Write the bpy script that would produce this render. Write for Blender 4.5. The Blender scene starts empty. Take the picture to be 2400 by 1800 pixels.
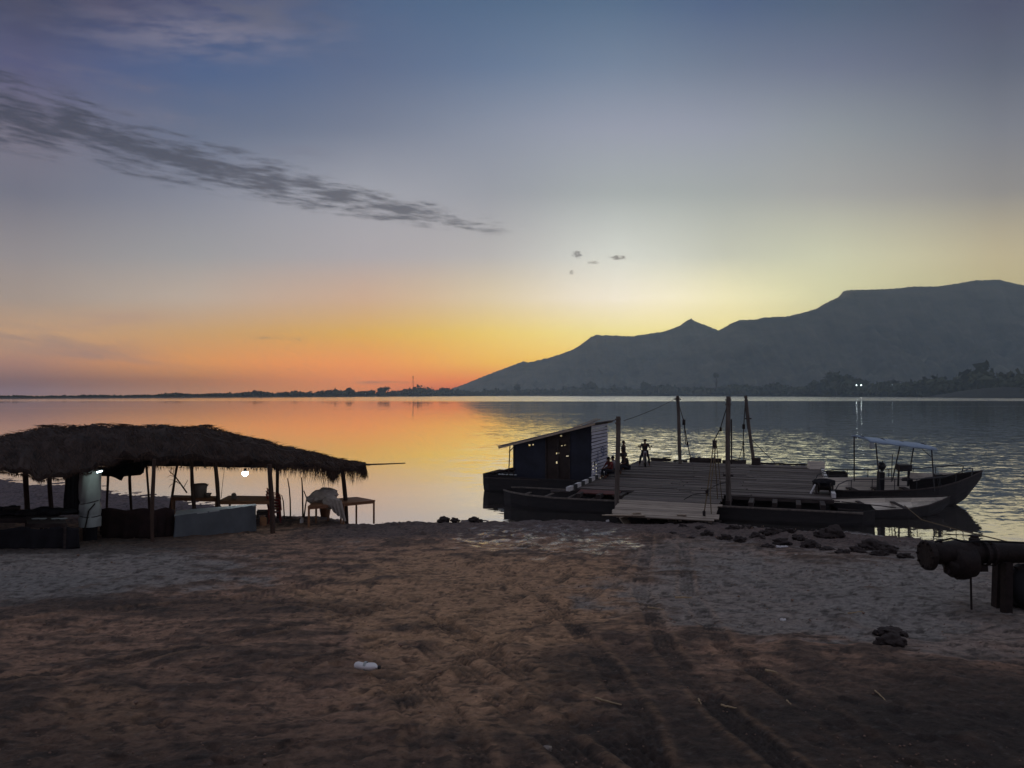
import bpy, math, random
import numpy as np
from mathutils import Vector, Matrix
random.seed(7); np.random.seed(7)
S = bpy.context.scene
COL = S.collection
R = math.radians

# ------------------------------------------------------------------ camera
F = 1779.0                      # focal length in photo pixels (photo 2400 x 1800)
CAMZ = 5.5
PITCH = math.atan(25/F)
cd = bpy.data.cameras.new('camera'); cam = bpy.data.objects.new('camera', cd); COL.objects.link(cam)
cam.location = (0, 0, CAMZ); cam.rotation_euler = (R(90)+PITCH, 0, 0)
cd.sensor_width = 36; cd.lens = F/2400*36; cd.clip_start = .1; cd.clip_end = 60000
S.camera = cam
S.render.resolution_x = 1024; S.render.resolution_y = 768
S.view_settings.view_transform = 'Standard'; S.view_settings.look = 'None'
S.view_settings.exposure = 0; S.view_settings.gamma = 1
S.cycles.max_bounces = 6; S.cycles.volume_bounces = 1

def lin(c):
    return tuple((v/255/12.92 if v/255 <= .04045 else ((v/255+.055)/1.055)**2.4) for v in c)

# ------------------------------------------------------------------ world: dusk sky as a function of direction
W = bpy.data.worlds.new('World'); S.world = W; W.use_nodes = True
wt = W.node_tree; wn = wt.nodes; wl = wt.links; wn.clear()
def wm(op, a, b=None, c=None, clamp=False):
    n = wn.new('ShaderNodeMath'); n.operation = op; n.use_clamp = clamp
    for i, v in enumerate((a, b, c)):
        if v is None: continue
        if isinstance(v, (int, float)): n.inputs[i].default_value = v
        else: wl.new(v, n.inputs[i])
    return n.outputs[0]
def wrange(v, a, b, c=0., d=1., smooth=False):
    n = wn.new('ShaderNodeMapRange'); n.clamp = True
    if smooth: n.interpolation_type = 'SMOOTHSTEP'
    wl.new(v, n.inputs[0])
    for i, x in enumerate((a, b, c, d)): n.inputs[i+1].default_value = x
    return n.outputs[0]
def wmix(f, a, b):
    n = wn.new('ShaderNodeMix'); n.data_type = 'RGBA'
    if isinstance(f, (int, float)): n.inputs[0].default_value = f
    else: wl.new(f, n.inputs[0])
    for i, v in ((6, a), (7, b)):
        if isinstance(v, tuple): n.inputs[i].default_value = (*v, 1)
        else: wl.new(v, n.inputs[i])
    return n.outputs[2]
tc = wn.new('ShaderNodeTexCoord'); sp = wn.new('ShaderNodeSeparateXYZ'); wl.new(tc.outputs['Generated'], sp.inputs[0])
az = wm('MULTIPLY', wm('ARCTAN2', sp.outputs[0], sp.outputs[1]), 180/math.pi)
el = wm('MULTIPLY', wm('ARCSINE', sp.outputs[2]), 180/math.pi)
elf = wm('DIVIDE', wm('ADD', el, 3), 93, clamp=True)
ROWS = [0, 150, 300, 450, 600, 700, 780, 850, 895, 922]
SKY = {   # photo column : linear radiance down the rows
   60: [(0.0347, 0.0415, 0.0944), (0.0838, 0.0854, 0.1887), (0.1927, 0.1732, 0.2313), (0.1685, 0.1699, 0.2242), (0.3502, 0.3073, 0.3011), (0.5253, 0.3875, 0.2836), (0.8935, 0.4761, 0.1685), (0.555, 0.2223, 0.111), (0.2082, 0.064, 0.0543), (0.2609, 0.135, 0.1645)],
   450: [(0.0551, 0.0626, 0.1475), (0.0534, 0.1034, 0.2399), (0.1242, 0.1555, 0.2461), (0.2397, 0.2545, 0.3244), (0.403, 0.3909, 0.3918), (0.7039, 0.5401, 0.4012), (0.8786, 0.4458, 0.0979), (1.0789, 0.3659, 0.003), (0.4755, 0.1263, 0.003), (0.5698, 0.2076, 0.0527)],
   850: [(0.0646, 0.1136, 0.2256), (0.0978, 0.1393, 0.2517), (0.1773, 0.2087, 0.2991), (0.3865, 0.3938, 0.444), (0.4942, 0.4532, 0.4702), (0.846, 0.5192, 0.3109), (1.0515, 0.5348, 0.003), (1.2849, 0.3617, 0.003), (1.0587, 0.2447, 0.003), (0.8574, 0.203, 0.003)],
   1150: [(0.074, 0.1326, 0.24), (0.1243, 0.1828, 0.3026), (0.2545, 0.2888, 0.3776), (0.3445, 0.3608, 0.4084), (0.568, 0.5402, 0.526), (0.9741, 0.7777, 0.488), (1.1635, 0.7793, 0.0846), (1.255, 0.6052, 0.003), (1.1255, 0.2025, 0.003), (0.6704, 0.003, 0.003)],
   1450: [(0.0833, 0.145, 0.2486), (0.1713, 0.229, 0.334), (0.3262, 0.3525, 0.4403), (0.4239, 0.4609, 0.4609), (0.8339, 0.8527, 0.7717), (1.2079, 1.1149, 0.916), (1.0917, 0.9471, 0.3047), (1.1398, 0.6794, 0.003), (1.2234, 0.397, 0.003), (1.05, 0.165, 0.003)],
   1700: [(0.0688, 0.1129, 0.2224), (0.1588, 0.1981, 0.2874), (0.3178, 0.3426, 0.4194), (0.4083, 0.4376, 0.4273), (0.7073, 0.7116, 0.5686), (1.319, 1.2095, 0.719), (1.2689, 1.0748, 0.3654), (1.1956, 0.8137, 0.0902), (1.1641, 0.6129, 0.003), (0.9821, 0.3878, 0.003)],
   1950: [(0.0697, 0.1099, 0.1862), (0.1508, 0.1753, 0.2639), (0.2867, 0.3156, 0.3466), (0.4163, 0.4124, 0.3926), (0.7967, 0.7862, 0.5339), (0.9944, 0.945, 0.5152), (1.0715, 0.9195, 0.3665), (1.0729, 0.8011, 0.1939), (0.9477, 0.5905, 0.0871), (0.7701, 0.4089, 0.0651)],
   2340: [(0.0657, 0.0746, 0.1339), (0.1075, 0.1225, 0.1763), (0.2035, 0.2109, 0.2488), (0.308, 0.2875, 0.2673), (0.6951, 0.5784, 0.329), (0.7907, 0.6523, 0.2881), (0.762, 0.613, 0.2132), (0.6518, 0.4687, 0.1241), (0.5497, 0.3418, 0.0731), (0.4555, 0.2665, 0.05)],
}
SK = 3.
def lk(c): return tuple(v/SK for v in lin(c))
ZEN = [(31,(84,94,118)),(42,(122,130,150)),(60,(156,158,174)),(87,(164,164,180))]  # zenith raised above dusk brightness, added fill light for the ground
def ramp(stops):
    n = wn.new('ShaderNodeValToRGB'); cr = n.color_ramp
    stops = sorted(stops)
    cr.elements[0].position = (stops[0][0]+3)/93; cr.elements[0].color = (*stops[0][1], 1)
    cr.elements[1].position = (stops[-1][0]+3)/93; cr.elements[1].color = (*stops[-1][1], 1)
    for e, c in stops[1:-1]:
        k = cr.elements.new((e+3)/93); k.color = (*c, 1)
    wl.new(elf, n.inputs[0]); return n.outputs[0]
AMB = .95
BACK = ramp([(e_, tuple(v*AMB for v in lk(c_))) for e_, c_ in [(-3,(100,90,96)),(1,(120,104,110)),(6,(132,118,130)),(14,(130,126,146)),(30,(132,136,158)),(60,(156,158,174)),(87,(164,164,180))]])  # sky behind the view, brightened as added fill for the ground
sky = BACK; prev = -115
def column(px):                      # smooth curve through the measured columns
    ks = sorted(SKY); px_ = min(max(px, ks[0]), ks[-1]); i = max(j for j in range(len(ks)-1) if ks[j] <= px_)
    x0, x1 = ks[i], ks[i+1]; h = x1-x0; t = (px_-x0)/h
    p = [np.array(SKY[k]) for k in ks]
    def sl(j):
        if j == 0: return (p[1]-p[0])/(ks[1]-ks[0])
        if j == len(ks)-1: return (p[-1]-p[-2])/(ks[-1]-ks[-2])
        return (p[j+1]-p[j-1])/(ks[j+1]-ks[j-1])
    c = (2*t**3-3*t*t+1)*p[i]+(t**3-2*t*t+t)*h*sl(i)+(-2*t**3+3*t*t)*p[i+1]+(t**3-t*t)*h*sl(i+1)
    return np.maximum(c, .002)
for px in (60, 255, 450, 650, 850, 1000, 1150, 1250, 1350, 1450, 1575, 1700, 1825, 1950, 2145, 2340):
    a = math.degrees(math.atan((px-1200)/F)); ca = math.cos(R(a)); COLV = column(px)
    st = [(math.degrees(math.atan((925-y)*ca/F)), tuple(v/SK for v in c)) for y, c in zip(ROWS, COLV)]
    st.append((-3, tuple(v*.8/SK for v in COLV[-1])))
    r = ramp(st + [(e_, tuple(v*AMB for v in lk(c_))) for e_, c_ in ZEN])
    sky = wmix(wrange(az, prev, a), sky, r); prev = a
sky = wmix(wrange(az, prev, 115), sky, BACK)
# glow round the point where the sun went down behind the ridge
gx = wm('DIVIDE', wm('SUBTRACT', az, 8.5), 9); gy = wm('DIVIDE', wm('SUBTRACT', el, 3.5), 4.2)
g = wm('EXPONENT', wm('MULTIPLY', wm('ADD', wm('MULTIPLY', gx, gx), wm('MULTIPLY', gy, gy)), -1))
ad = wn.new('ShaderNodeMix'); ad.data_type = 'RGBA'; ad.blend_type = 'ADD'; ad.clamp_result = False
wl.new(wm('MULTIPLY', g, .35), ad.inputs[0]); wl.new(sky, ad.inputs[6]); ad.inputs[7].default_value = (1.0/SK, .72/SK, .28/SK, 1)
sky = ad.outputs[2]
# clouds, all placed by direction
def cnoise(sx, sy, tilt, scale, detail=6, w=0):
    cx = wn.new('ShaderNodeCombineXYZ')
    wl.new(wm('MULTIPLY', az, sx), cx.inputs[0])
    wl.new(wm('MULTIPLY', wm('ADD', el, wm('MULTIPLY', az, tilt)), sy), cx.inputs[1]); cx.inputs[2].default_value = w
    n = wn.new('ShaderNodeTexNoise'); n.inputs['Scale'].default_value = scale; n.inputs['Detail'].default_value = detail
    n.inputs['Roughness'].default_value = .6
    wl.new(cx.outputs[0], n.inputs['Vector']); return n.outputs[0]
off = wm('SUBTRACT', el, wm('ADD', wm('MULTIPLY', az, -.150), 12.35))
wid = wrange(az, -36, 1, 2.9, .62)
band = wm('SUBTRACT', 1, wm('ABSOLUTE', wm('DIVIDE', off, wid)), clamp=True)
n1 = cnoise(.42, 2.6, .05, 1.0, 9)
band = wm('MULTIPLY', band, wrange(az, 1.0, -6))
n2 = cnoise(.16, .9, .10, 1.0, 4, 5.)
cl = wrange(wm('ADD', wm('ADD', wm('MULTIPLY', band, .46), wm('MULTIPLY', n1, 1.7)), wm('MULTIPLY', n2, .7)), 1.2, 1.74, smooth=True)
cl = wm('MULTIPLY', cl, wrange(band, .0, .25))
cl = wm('MULTIPLY', cl, .85)
ccol = wmix(wrange(az, -34, 0), lk((44,49,68)), lk((84,85,96)))
sky = wmix(cl, sky, ccol)
def puff(a0, e0, ra, re, amt, col, thr=.45, seed=3., tilt=0., sx=.8, sy=2.4):
    global sky
    dx = wm('DIVIDE', wm('SUBTRACT', az, a0), ra)
    dy = wm('DIVIDE', wm('SUBTRACT', wm('ADD', el, wm('MULTIPLY', wm('SUBTRACT', az, a0), tilt)), e0), re)
    m = wm('EXPONENT', wm('MULTIPLY', wm('ADD', wm('MULTIPLY', dx, dx), wm('MULTIPLY', dy, dy)), -1))
    if thr >= .35: sx, sy = sx*2.2, sy*1.8
    nn = cnoise(sx, sy, tilt, 1.0, 6, seed)
    if thr < .35: f = wm('MULTIPLY', wm('MULTIPLY', m, wrange(nn, .34, .66, smooth=True)), amt*1.25, clamp=True)
    else: f = wm('MULTIPLY', wrange(wm('MULTIPLY', m, wm('MULTIPLY', nn, 1.6)), thr, thr+.35, smooth=True), amt)
    sky = wmix(f, sky, lk(col))
puff(-22, 23.9, 8, 1.5, .5, (142,136,152), .25, 1.1, -.12, .25, 1.1)
puff(-19.5, 25.8, 6, 1.4, .6, (96,98,118), .3, 2.4, 0, .3, 1.)
puff(-33, 24.5, 7, 2.2, .35, (104,94,112), .25, 8.4, .1, .12, .5)
puff(-30, 20.2, 8, .5, .35, (120,114,130), .3, 5.4, .0, .3, 1.2)
puff(-33.6, 18.6, 3.5, 1.0, .5, (60,62,82), .2, 6.1, .1, .2, .8)
puff(-24.5, 18.5, 3, .5, .3, (132,126,140), .3, 7.7, 0, .3, 1.)
puff(-15.6, 17.2, 2.2, .4, .35, (122,122,140), .3, 4.3, 0, .5, 1.5)
puff(4.9, 10.45, .55, .42, .85, (120,116,116), .42, 3.3, 0, 2.2, 5)
puff(4.5, 9.15, .3, .25, .7, (150,140,126), .42, 9.3, 0, 2.2, 5)
puff(8.0, 10.15, 1.1, .28, .9, (128,120,112), .46, 2.2, .05, 1.6, 6)
puff(6.1, 9.85, .7, .2, .7, (150,142,130), .46, 1.2, .05, 1.6, 6)
puff(-18.1, 4.1, .8, .13, .7, (130,98,88), .3, 2.9, 0, .5, 3)
puff(-15.8, 4.05, .9, .10, .5, (150,112,92), .3, 7.9, 0, .5, 3)
puff(-33, 3.7, 6, .7, .42, (126,108,122), .25, 1.9, .1, .2, 1.6)
puff(-31, 2.9, 6, .4, .42, (130,108,122), .25, 3.9, .12, .2, 1.6)
puff(-28, 4.9, 4, .5, .35, (198,150,132), .25, 3.1, -.1, .2, 1.6)
puff(-10.4, .92, 2.8, .12, .7, (168,92,70), .22, 6.6, .0, .3, 3)
bg = wn.new('ShaderNodeBackground'); bg.inputs[1].default_value = SK; wl.new(sky, bg.inputs[0])
wo = wn.new('ShaderNodeOutputWorld'); wl.new(bg.outputs[0], wo.inputs[0])

# ------------------------------------------------------------------ sun: already behind the ridge
sd = bpy.data.lights.new('sun', 'SUN'); sd.energy = .5; sd.angle = R(.5); sd.color = (1, .62, .3)
so = bpy.data.objects.new('sun', sd); COL.objects.link(so)
SAZ, SEL = R(8.5), R(1.5)
dirv = Vector((math.sin(SAZ)*math.cos(SEL), math.cos(SAZ)*math.cos(SEL), math.sin(SEL)))
so.rotation_euler = dirv.to_track_quat('Z', 'Y').to_euler(); so.location = (0, 0, 50)

# ------------------------------------------------------------------ helpers
def ray(px, py):
    v = Vector((px-1200, F, -(py-900)))
    return Matrix.Rotation(PITCH, 3, 'X') @ v
def at(px, py, d):
    r = ray(px, py); return Vector((r.x*d/r.y, d, CAMZ + r.z*d/r.y))
def onz(px, py, z):
    r = ray(px, py); k = (z-CAMZ)/r.z; return Vector((r.x*k, r.y*k, z))
class MB:
    def __init__(s): s.v = []; s.f = []; s.m = []
    def add(s, vs, fs, mi=0):
        o = len(s.v); s.v += [tuple(p) for p in vs]; s.f += [tuple(i+o for i in f) for f in fs]; s.m += [mi]*len(fs)
    def box(s, c, size, rz=0, mi=0, rot=None, jit=0):
        c = Vector(c); M = rot if rot is not None else Matrix.Rotation(rz, 3, 'Z')
        vs = []
        for x in (-1, 1):
            for y in (-1, 1):
                for z in (-1, 1):
                    p = Vector((x*size[0]/2, y*size[1]/2, z*size[2]/2))
                    if jit: p += Vector([random.uniform(-jit, jit) for _ in range(3)])
                    vs.append(c + M @ p)
        s.add(vs, [(0,1,3,2),(4,6,7,5),(0,4,5,1),(2,3,7,6),(0,2,6,4),(1,5,7,3)], mi)
    def beam(s, a, b, w, h=None, mi=0):
        a = Vector(a); b = Vector(b); h = h or w; d = b-a; L = d.length
        x = d.normalized(); up = Vector((0,0,1)) if abs(x.z) < .95 else Vector((0,1,0))
        y = up.cross(x).normalized(); z = x.cross(y)
        M = Matrix((x, y, z)).transposed()
        s.box((a+b)/2, (L, w, h), mi=mi, rot=M)
    def tube(s, pts, r, seg=8, mi=0, cap=True):
        pts = [Vector(p) for p in pts]; n = len(pts)
        rr = r if isinstance(r, (list, tuple)) else [r]*n
        vs = []; prevn = None
        for i, p in enumerate(pts):
            t = (pts[min(i+1, n-1)] - pts[max(i-1, 0)]).normalized()
            if prevn is None:
                u = Vector((0,0,1)) if abs(t.z) < .9 else Vector((1,0,0)); prevn = (u - t*u.dot(t)).normalized()
            else:
                prevn = prevn - t*prevn.dot(t)
                prevn = prevn.normalized() if prevn.length > 1e-6 else Vector((1,0,0))
            b = t.cross(prevn)
            for k in range(seg):
                a = 2*math.pi*k/seg; vs.append(p + (prevn*math.cos(a)+b*math.sin(a))*rr[i])
        fs = [(i*seg+k, i*seg+(k+1)%seg, (i+1)*seg+(k+1)%seg, (i+1)*seg+k) for i in range(n-1) for k in range(seg)]
        if cap: fs += [tuple(range(seg-1, -1, -1)), tuple((n-1)*seg+k for k in range(seg))]
        s.add(vs, fs, mi)
    def lathe(s, prof, c=(0,0,0), seg=20, M=None, mi=0):
        c = Vector(c); vs = []
        for r, z in prof:
            for k in range(seg):
                a = 2*math.pi*k/seg; p = Vector((r*math.cos(a), r*math.sin(a), z))
                vs.append(c + (M @ p if M is not None else p))
        n = len(prof)
        fs = [(i*seg+k, i*seg+(k+1)%seg, (i+1)*seg+(k+1)%seg, (i+1)*seg+k) for i in range(n-1) for k in range(seg)]
        s.add(vs, fs, mi)
    def blob(s, c, r, seed=0, n=2, amp=.3, mi=0):
        import bmesh
        bm = bmesh.new(); bmesh.ops.create_icosphere(bm, subdivisions=n, radius=1)
        from mathutils import noise
        c = Vector(c); vs = []
        for v in bm.verts:
            k = 1 + amp*noise.fractal(v.co*1.6 + Vector((seed*7.1, seed*3.3, 0)), 1., 2., 3)
            vs.append(c + Vector((v.co.x*r[0]*k, v.co.y*r[1]*k, v.co.z*r[2]*k)))
        bm.verts.index_update()
        fs = [tuple(v.index for v in f.verts) for f in bm.faces]; bm.free()
        s.add(vs, fs, mi)
    def build(s, name, mats, parent=None, smooth=False, loc=None):
        me = bpy.data.meshes.new(name)
        vs = s.v
        if loc is not None: vs = [(p[0]-loc[0], p[1]-loc[1], p[2]-loc[2]) for p in vs]
        me.from_pydata(vs, [], s.f)
        mats = mats if isinstance(mats, (list, tuple)) else [mats]
        for m in mats: me.materials.append(m)
        if len(mats) > 1: me.polygons.foreach_set('material_index', s.m)
        if smooth: me.polygons.foreach_set('use_smooth', [True]*len(me.polygons))
        me.update()
        o = bpy.data.objects.new(name, me); COL.objects.link(o)
        if loc is not None: o.location = loc
        if parent is not None: o.parent = parent
        return o
def tag(o, label=None, cat=None, group=None, kind=None):
    if label: o['label'] = label
    if cat: o['category'] = cat
    if group: o['group'] = group
    if kind: o['kind'] = kind
    return o
def thing(name, label, cat, loc=(0,0,0), rz=0, group=None):
    o = bpy.data.objects.new(name, None); COL.objects.link(o); o.empty_display_size = .2
    o.location = loc; o.rotation_euler = (0, 0, rz); return tag(o, label, cat, group)
def part(name, mb, mat, parent, smooth=False): return mb.build(name, mat, parent, smooth)
def solo(name, mb, mat, label, cat, loc=(0,0,0), group=None, smooth=False):
    return tag(mb.build(name, mat, None, smooth, loc), label, cat, group)

def mat(name, col, rough=.8, var=.35, scale=3., stretch=(1,1,1), bump=.0, bscale=None, col2=None, metal=0., island=0., emis=None, spec=.3):
    m = bpy.data.materials.new(name); m.use_nodes = True
    nt = m.node_tree; N = nt.nodes; L = nt.links; b = N['Principled BSDF']
    c = lin(col); c2 = lin(col2) if col2 else tuple(v*(1-var) for v in c); c1 = tuple(min(1, v*(1+var)) for v in c) if not col2 else c
    t = N.new('ShaderNodeTexCoord'); mp = N.new('ShaderNodeMapping'); mp.inputs['Scale'].default_value = stretch
    L.new(t.outputs['Object'], mp.inputs[0])
    n = N.new('ShaderNodeTexNoise'); n.inputs['Scale'].default_value = scale; n.inputs['Detail'].default_value = 6; n.inputs['Roughness'].default_value = .65
    L.new(mp.outputs[0], n.inputs['Vector'])
    r = N.new('ShaderNodeValToRGB'); r.color_ramp.elements[0].position = .3; r.color_ramp.elements[1].position = .7
    r.color_ramp.elements[0].color = (*c2, 1); r.color_ramp.elements[1].color = (*c1, 1)
    L.new(n.outputs[0], r.inputs[0]); out = r.outputs[0]
    if island:
        g = N.new('ShaderNodeNewGeometry'); mr = N.new('ShaderNodeMapRange'); mr.inputs[3].default_value = 1-island; mr.inputs[4].default_value = 1+island*.7
        L.new(g.outputs['Random Per Island'], mr.inputs[0])
        mx = N.new('ShaderNodeVectorMath'); mx.operation = 'SCALE'; L.new(out, mx.inputs[0]); L.new(mr.outputs[0], mx.inputs['Scale']); out = mx.outputs[0]
    L.new(out, b.inputs['Base Color'])
    b.inputs['Roughness'].default_value = rough; b.inputs['Metallic'].default_value = metal
    b.inputs['Specular IOR Level'].default_value = spec
    if bump:
        n2 = N.new('ShaderNodeTexNoise'); n2.inputs['Scale'].default_value = bscale or scale*4; n2.inputs['Detail'].default_value = 5
        L.new(mp.outputs[0], n2.inputs['Vector'])
        bp = N.new('ShaderNodeBump'); bp.inputs['Strength'].default_value = bump; bp.inputs['Distance'].default_value = .02
        L.new(n2.outputs[0], bp.inputs['Height']); L.new(bp.outputs[0], b.inputs['Normal'])
    if emis:
        b.inputs['Emission Color'].default_value = (*emis[0], 1); b.inputs['Emission Strength'].default_value = emis[1]
    return m
M = {
 'deck': mat('deck_wood', (122,112,104), .8, .5, 2.2, (.4,6,6), .6, 9, island=.5, col2=(52,47,44)),
 'ramp': mat('ramp_wood', (150,138,122), .7, .35, 2.2, (.5,6,6), .5, 9, island=.25),
 'plank': mat('loose_plank_wood', (166,150,128), .7, .3, 4, (1,4,4), .4),
 'dark_wood': mat('tarred_wood', (58,50,46), .8, .5, 3, (1,5,5), .5, island=.3),
 'hull': mat('tarred_hull', (40,35,33), .7, .5, 2.5, (.6,2,3), .5, col2=(24,22,22)),
 'hull_in': mat('bleached_hull_boards', (222,214,196), .75, .2, 2., (.4,4,4), .4, island=.2),
 'post': mat('weathered_post', (92,84,76), .85, .45, 6, (1,1,.2), .6),
 'stall_post': mat('bamboo_post', (72,56,46), .8, .4, 6, (1,1,.25), .5),
 'rope': mat('rope', (96,82,60), .9, .3, 20),
 'dark_rope': mat('dark_rope', (50,46,42), .9, .3, 20),
 'iron': mat('rusty_iron', (40,33,30), .65, .5, 8, bump=.4, metal=.2),
 'white_paint': mat('worn_white_paint', (196,194,190), .6, .25, 5, bump=.2),
 'black_paint': mat('worn_black_paint', (44,44,46), .6, .3, 5, bump=.2),
 'siding': mat('white_siding', (205,206,214), .6, .25, 2, (.5,.5,6), .3, island=.15),
 'blue_sheet': mat('faded_blue_sheet', (46,50,62), .7, .35, 1.2, bump=.3, col2=(32,34,40)),
 'brown_sheet': mat('brown_panel', (58,48,42), .75, .4, 1.5, bump=.3),
 'roof_tin': mat('grey_tin_roof', (110,104,100), .5, .35, 2, bump=.3),
 'red_paint': mat('red_paint', (92,56,50), .7, .35, 3, bump=.2),
 'blue_paint': mat('blue_lettering', (72,88,130), .6, .3, 4),
 'canopy': mat('blue_canopy_cloth', (140,158,174), .55, .15, 2, bump=.2),
 'pipe': mat('boat_pipe', (66,66,66), .5, .3, 5, metal=.4),
 'engine': mat('engine_black', (34,34,36), .45, .3, 6),
 'thatch': mat('thatch', (70,56,48), .95, .55, 1.6, (1,1,1), .8, 14, col2=(30,25,23)),
 'straw': mat('straw', (76,60,50), .95, .4, 2, island=.6),
 'tarp': mat('pale_blue_tarp', (92,98,100), .6, .2, 1.5, bump=.5, bscale=5),
 'sheet': mat('pale_plastic_sheet', (158,164,160), .5, .2, 1.5, bump=.4, bscale=5),
 'dark_cloth': mat('dark_cloth', (44,30,28), .9, .4, 3, bump=.5),
 'black_cloth': mat('black_cloth', (28,27,30), .85, .4, 3, bump=.5),
 'table': mat('table_wood', (140,100,70), .6, .3, 4, (1,5,5), .3),
 'red_plastic': mat('red_plastic', (118,46,38), .45, .15, 3),
 'bucket': mat('grey_plastic', (128,118,108), .5, .15, 3),
 'sack': mat('pale_sack', (156,146,134), .85, .25, 6, bump=.6, bscale=14),
 'white_plastic': mat('white_plastic', (214,212,208), .4, .12, 8, bump=.3),
 'straw_stalk': mat('dry_stalk', (158,138,106), .8, .3, 10),
 'clod': mat('mud_clod', (56,49,46), .95, .4, 7, bump=.9, bscale=22),
 'skin': mat('skin', (96,64,48), .6, .1, 3),
 'hair': mat('black_hair', (20,18,18), .8, .2, 10),
 'shirt_red': mat('red_shirt', (112,46,44), .85, .2, 5),
 'shirt_pale': mat('pale_shirt', (150,148,150), .85, .2, 5),
 'shirt_dark': mat('dark_shirt', (50,46,46), .85, .2, 5),
 'trousers': mat('dark_trousers', (36,36,42), .85, .2, 5),
 'rubber': mat('tyre_rubber', (26,26,27), .85, .2, 10),
 'chrome': mat('dull_chrome', (140,140,140), .3, .1, 5, metal=.9),
 'bulb': mat('lit_bulb', (230,240,255), .4, .02, 3, emis=((.80,.9,1.), 9.)),
 'lamp_small': mat('lit_tube', (230,240,255), .4, .02, 3, emis=((.75,.95,1.), 6.)),
 'far_lamp': mat('far_shore_lamp', (230,240,255), .4, .02, 3, emis=((.85,1.,1.), 20.)),
 'leaf': mat('far_foliage', (62,66,46), .9, .45, .05, island=.4),
 'bark': mat('bark', (70,58,46), .9, .3, 1),
 'mountain': mat('mountain_scrub', (104,100,84), .95, .35, .006, (1,1,2.5), col2=(34,38,30)),
 'bank': mat('bank_soil', (42,44,40), .95, .35, .02),
}
# ------------------------------------------------------------------ numpy noise
_p = np.random.permutation(512); _p = np.concatenate([_p, _p, _p]); _g = np.random.rand(512)*2*np.pi
def pnoise(x, y):
    xi = np.floor(x).astype(int); yi = np.floor(y).astype(int); xf = x-xi; yf = y-yi
    def gr(ix, iy, dx, dy):
        a = _g[_p[(_p[ix & 511] + iy) & 511]]; return np.cos(a)*dx + np.sin(a)*dy
    u = xf*xf*xf*(xf*(xf*6-15)+10); v = yf*yf*yf*(yf*(yf*6-15)+10)
    n00 = gr(xi, yi, xf, yf); n10 = gr(xi+1, yi, xf-1, yf); n01 = gr(xi, yi+1, xf, yf-1); n11 = gr(xi+1, yi+1, xf-1, yf-1)
    return ((n00*(1-u)+n10*u)*(1-v) + (n01*(1-u)+n11*u)*v)*1.5
def fbm(x, y, oct=4, gain=.5):
    s = 0; a = 1.
    for i in range(oct):
        s = s + a*pnoise(x*2**i + 17.3*i, y*2**i + 9.1*i); a *= gain
    return s
def sstep(a, b, v):
    t = np.clip((v-a)/(b-a), 0, 1); return t*t*(3-2*t)

# ------------------------------------------------------------------ ground
SX = np.array([-400,-90,-50,-34.2,-24.8,-20.5,-17.2,-13.3,-9.8,-6.85,-3.7,-2.8,0,3,6,8.3,10.2,13.6,15.3,18.1,26,45,90,400.])
SY = np.array([120, 74, 59, 50.7, 45.9, 42.5, 40.8,36.9, 34.9,32.9, 33.0,33.4,33.3,33.2,32.9,32.6,32.1,30.3,28.8,26.8,22,13,-10,-60.])
def base_h(x, y):
    x = np.asarray(x, float); y = np.asarray(y, float)
    s = np.interp(x, SX, SY) - y
    db = .089*(31-y)+.25
    low = np.minimum(.05*s, .4)
    m = np.maximum(db, low) + .03*np.exp(-((db-low)/.2)**2)
    z = np.minimum(m, .13*s)
    z = np.where(s < 0, np.maximum(.1*s, -3), z)
    return z, s
def proj(x, y, z):
    c, sn = math.cos(PITCH), math.sin(PITCH)
    dz = z-CAMZ; fy = y*c + dz*sn; up = -y*sn + dz*c
    fy = np.maximum(fy, .3)
    return 1200 + F*x/fy, 900 - F*up/fy
def gh(x, y):
    return float(base_h(x, y)[0])
def ong(px, py):
    d = 20.
    r = ray(px, py)
    lo, hi = 2., 70.
    # march outward
    p = None; d = lo
    while d < hi:
        X = r.x/r.y*d; Z = CAMZ + r.z/r.y*d
        if Z <= gh(X, d): p = (X, d, gh(X, d)); break
        d += .05
    return Vector(p) if p else at(px, py, 60)
def poly_px(pts): return [ong(*p) for p in pts]
TRACKS = [([(600,1372),(740,1378),(870,1402),(1000,1445),(1130,1515),(1250,1605),(1420,1725),(1600,1850)], .36, .05),
          ([(560,1400),(720,1412),(860,1440),(980,1495),(1090,1570),(1210,1665),(1360,1790),(1450,1860)], .36, .045),
          ([(905,1570),(955,1640),(990,1720),(1000,1850)], .30, .04),
          ([(985,1590),(1060,1680),(1110,1770),(1140,1860)], .28, .035),
          ([(1500,1260),(1470,1320),(1390,1390),(1230,1480),(1130,1530),(900,1620)], .30, .03),
          ([(1440,1250),(1390,1310),(1290,1370),(1120,1440),(960,1490),(700,1560)], .30, .03),
          ([(1180,1330),(1300,1420),(1420,1560),(1500,1700),(1540,1850)], .30, .03),
          ([(1330,1250),(1080,1330),(830,1350),(560,1400),(200,1440),(-200,1500)], .34, .035),
          ([(1400,1260),(1180,1370),(900,1420),(650,1480),(250,1560),(-200,1640)], .34, .03),
          ([(1520,1260),(1500,1380),(1560,1520),(1700,1680),(1900,1850)], .30, .03),
          ([(1600,1250),(1610,1380),(1700,1520),(1900,1660),(2200,1850)], .28, .025)]
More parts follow.
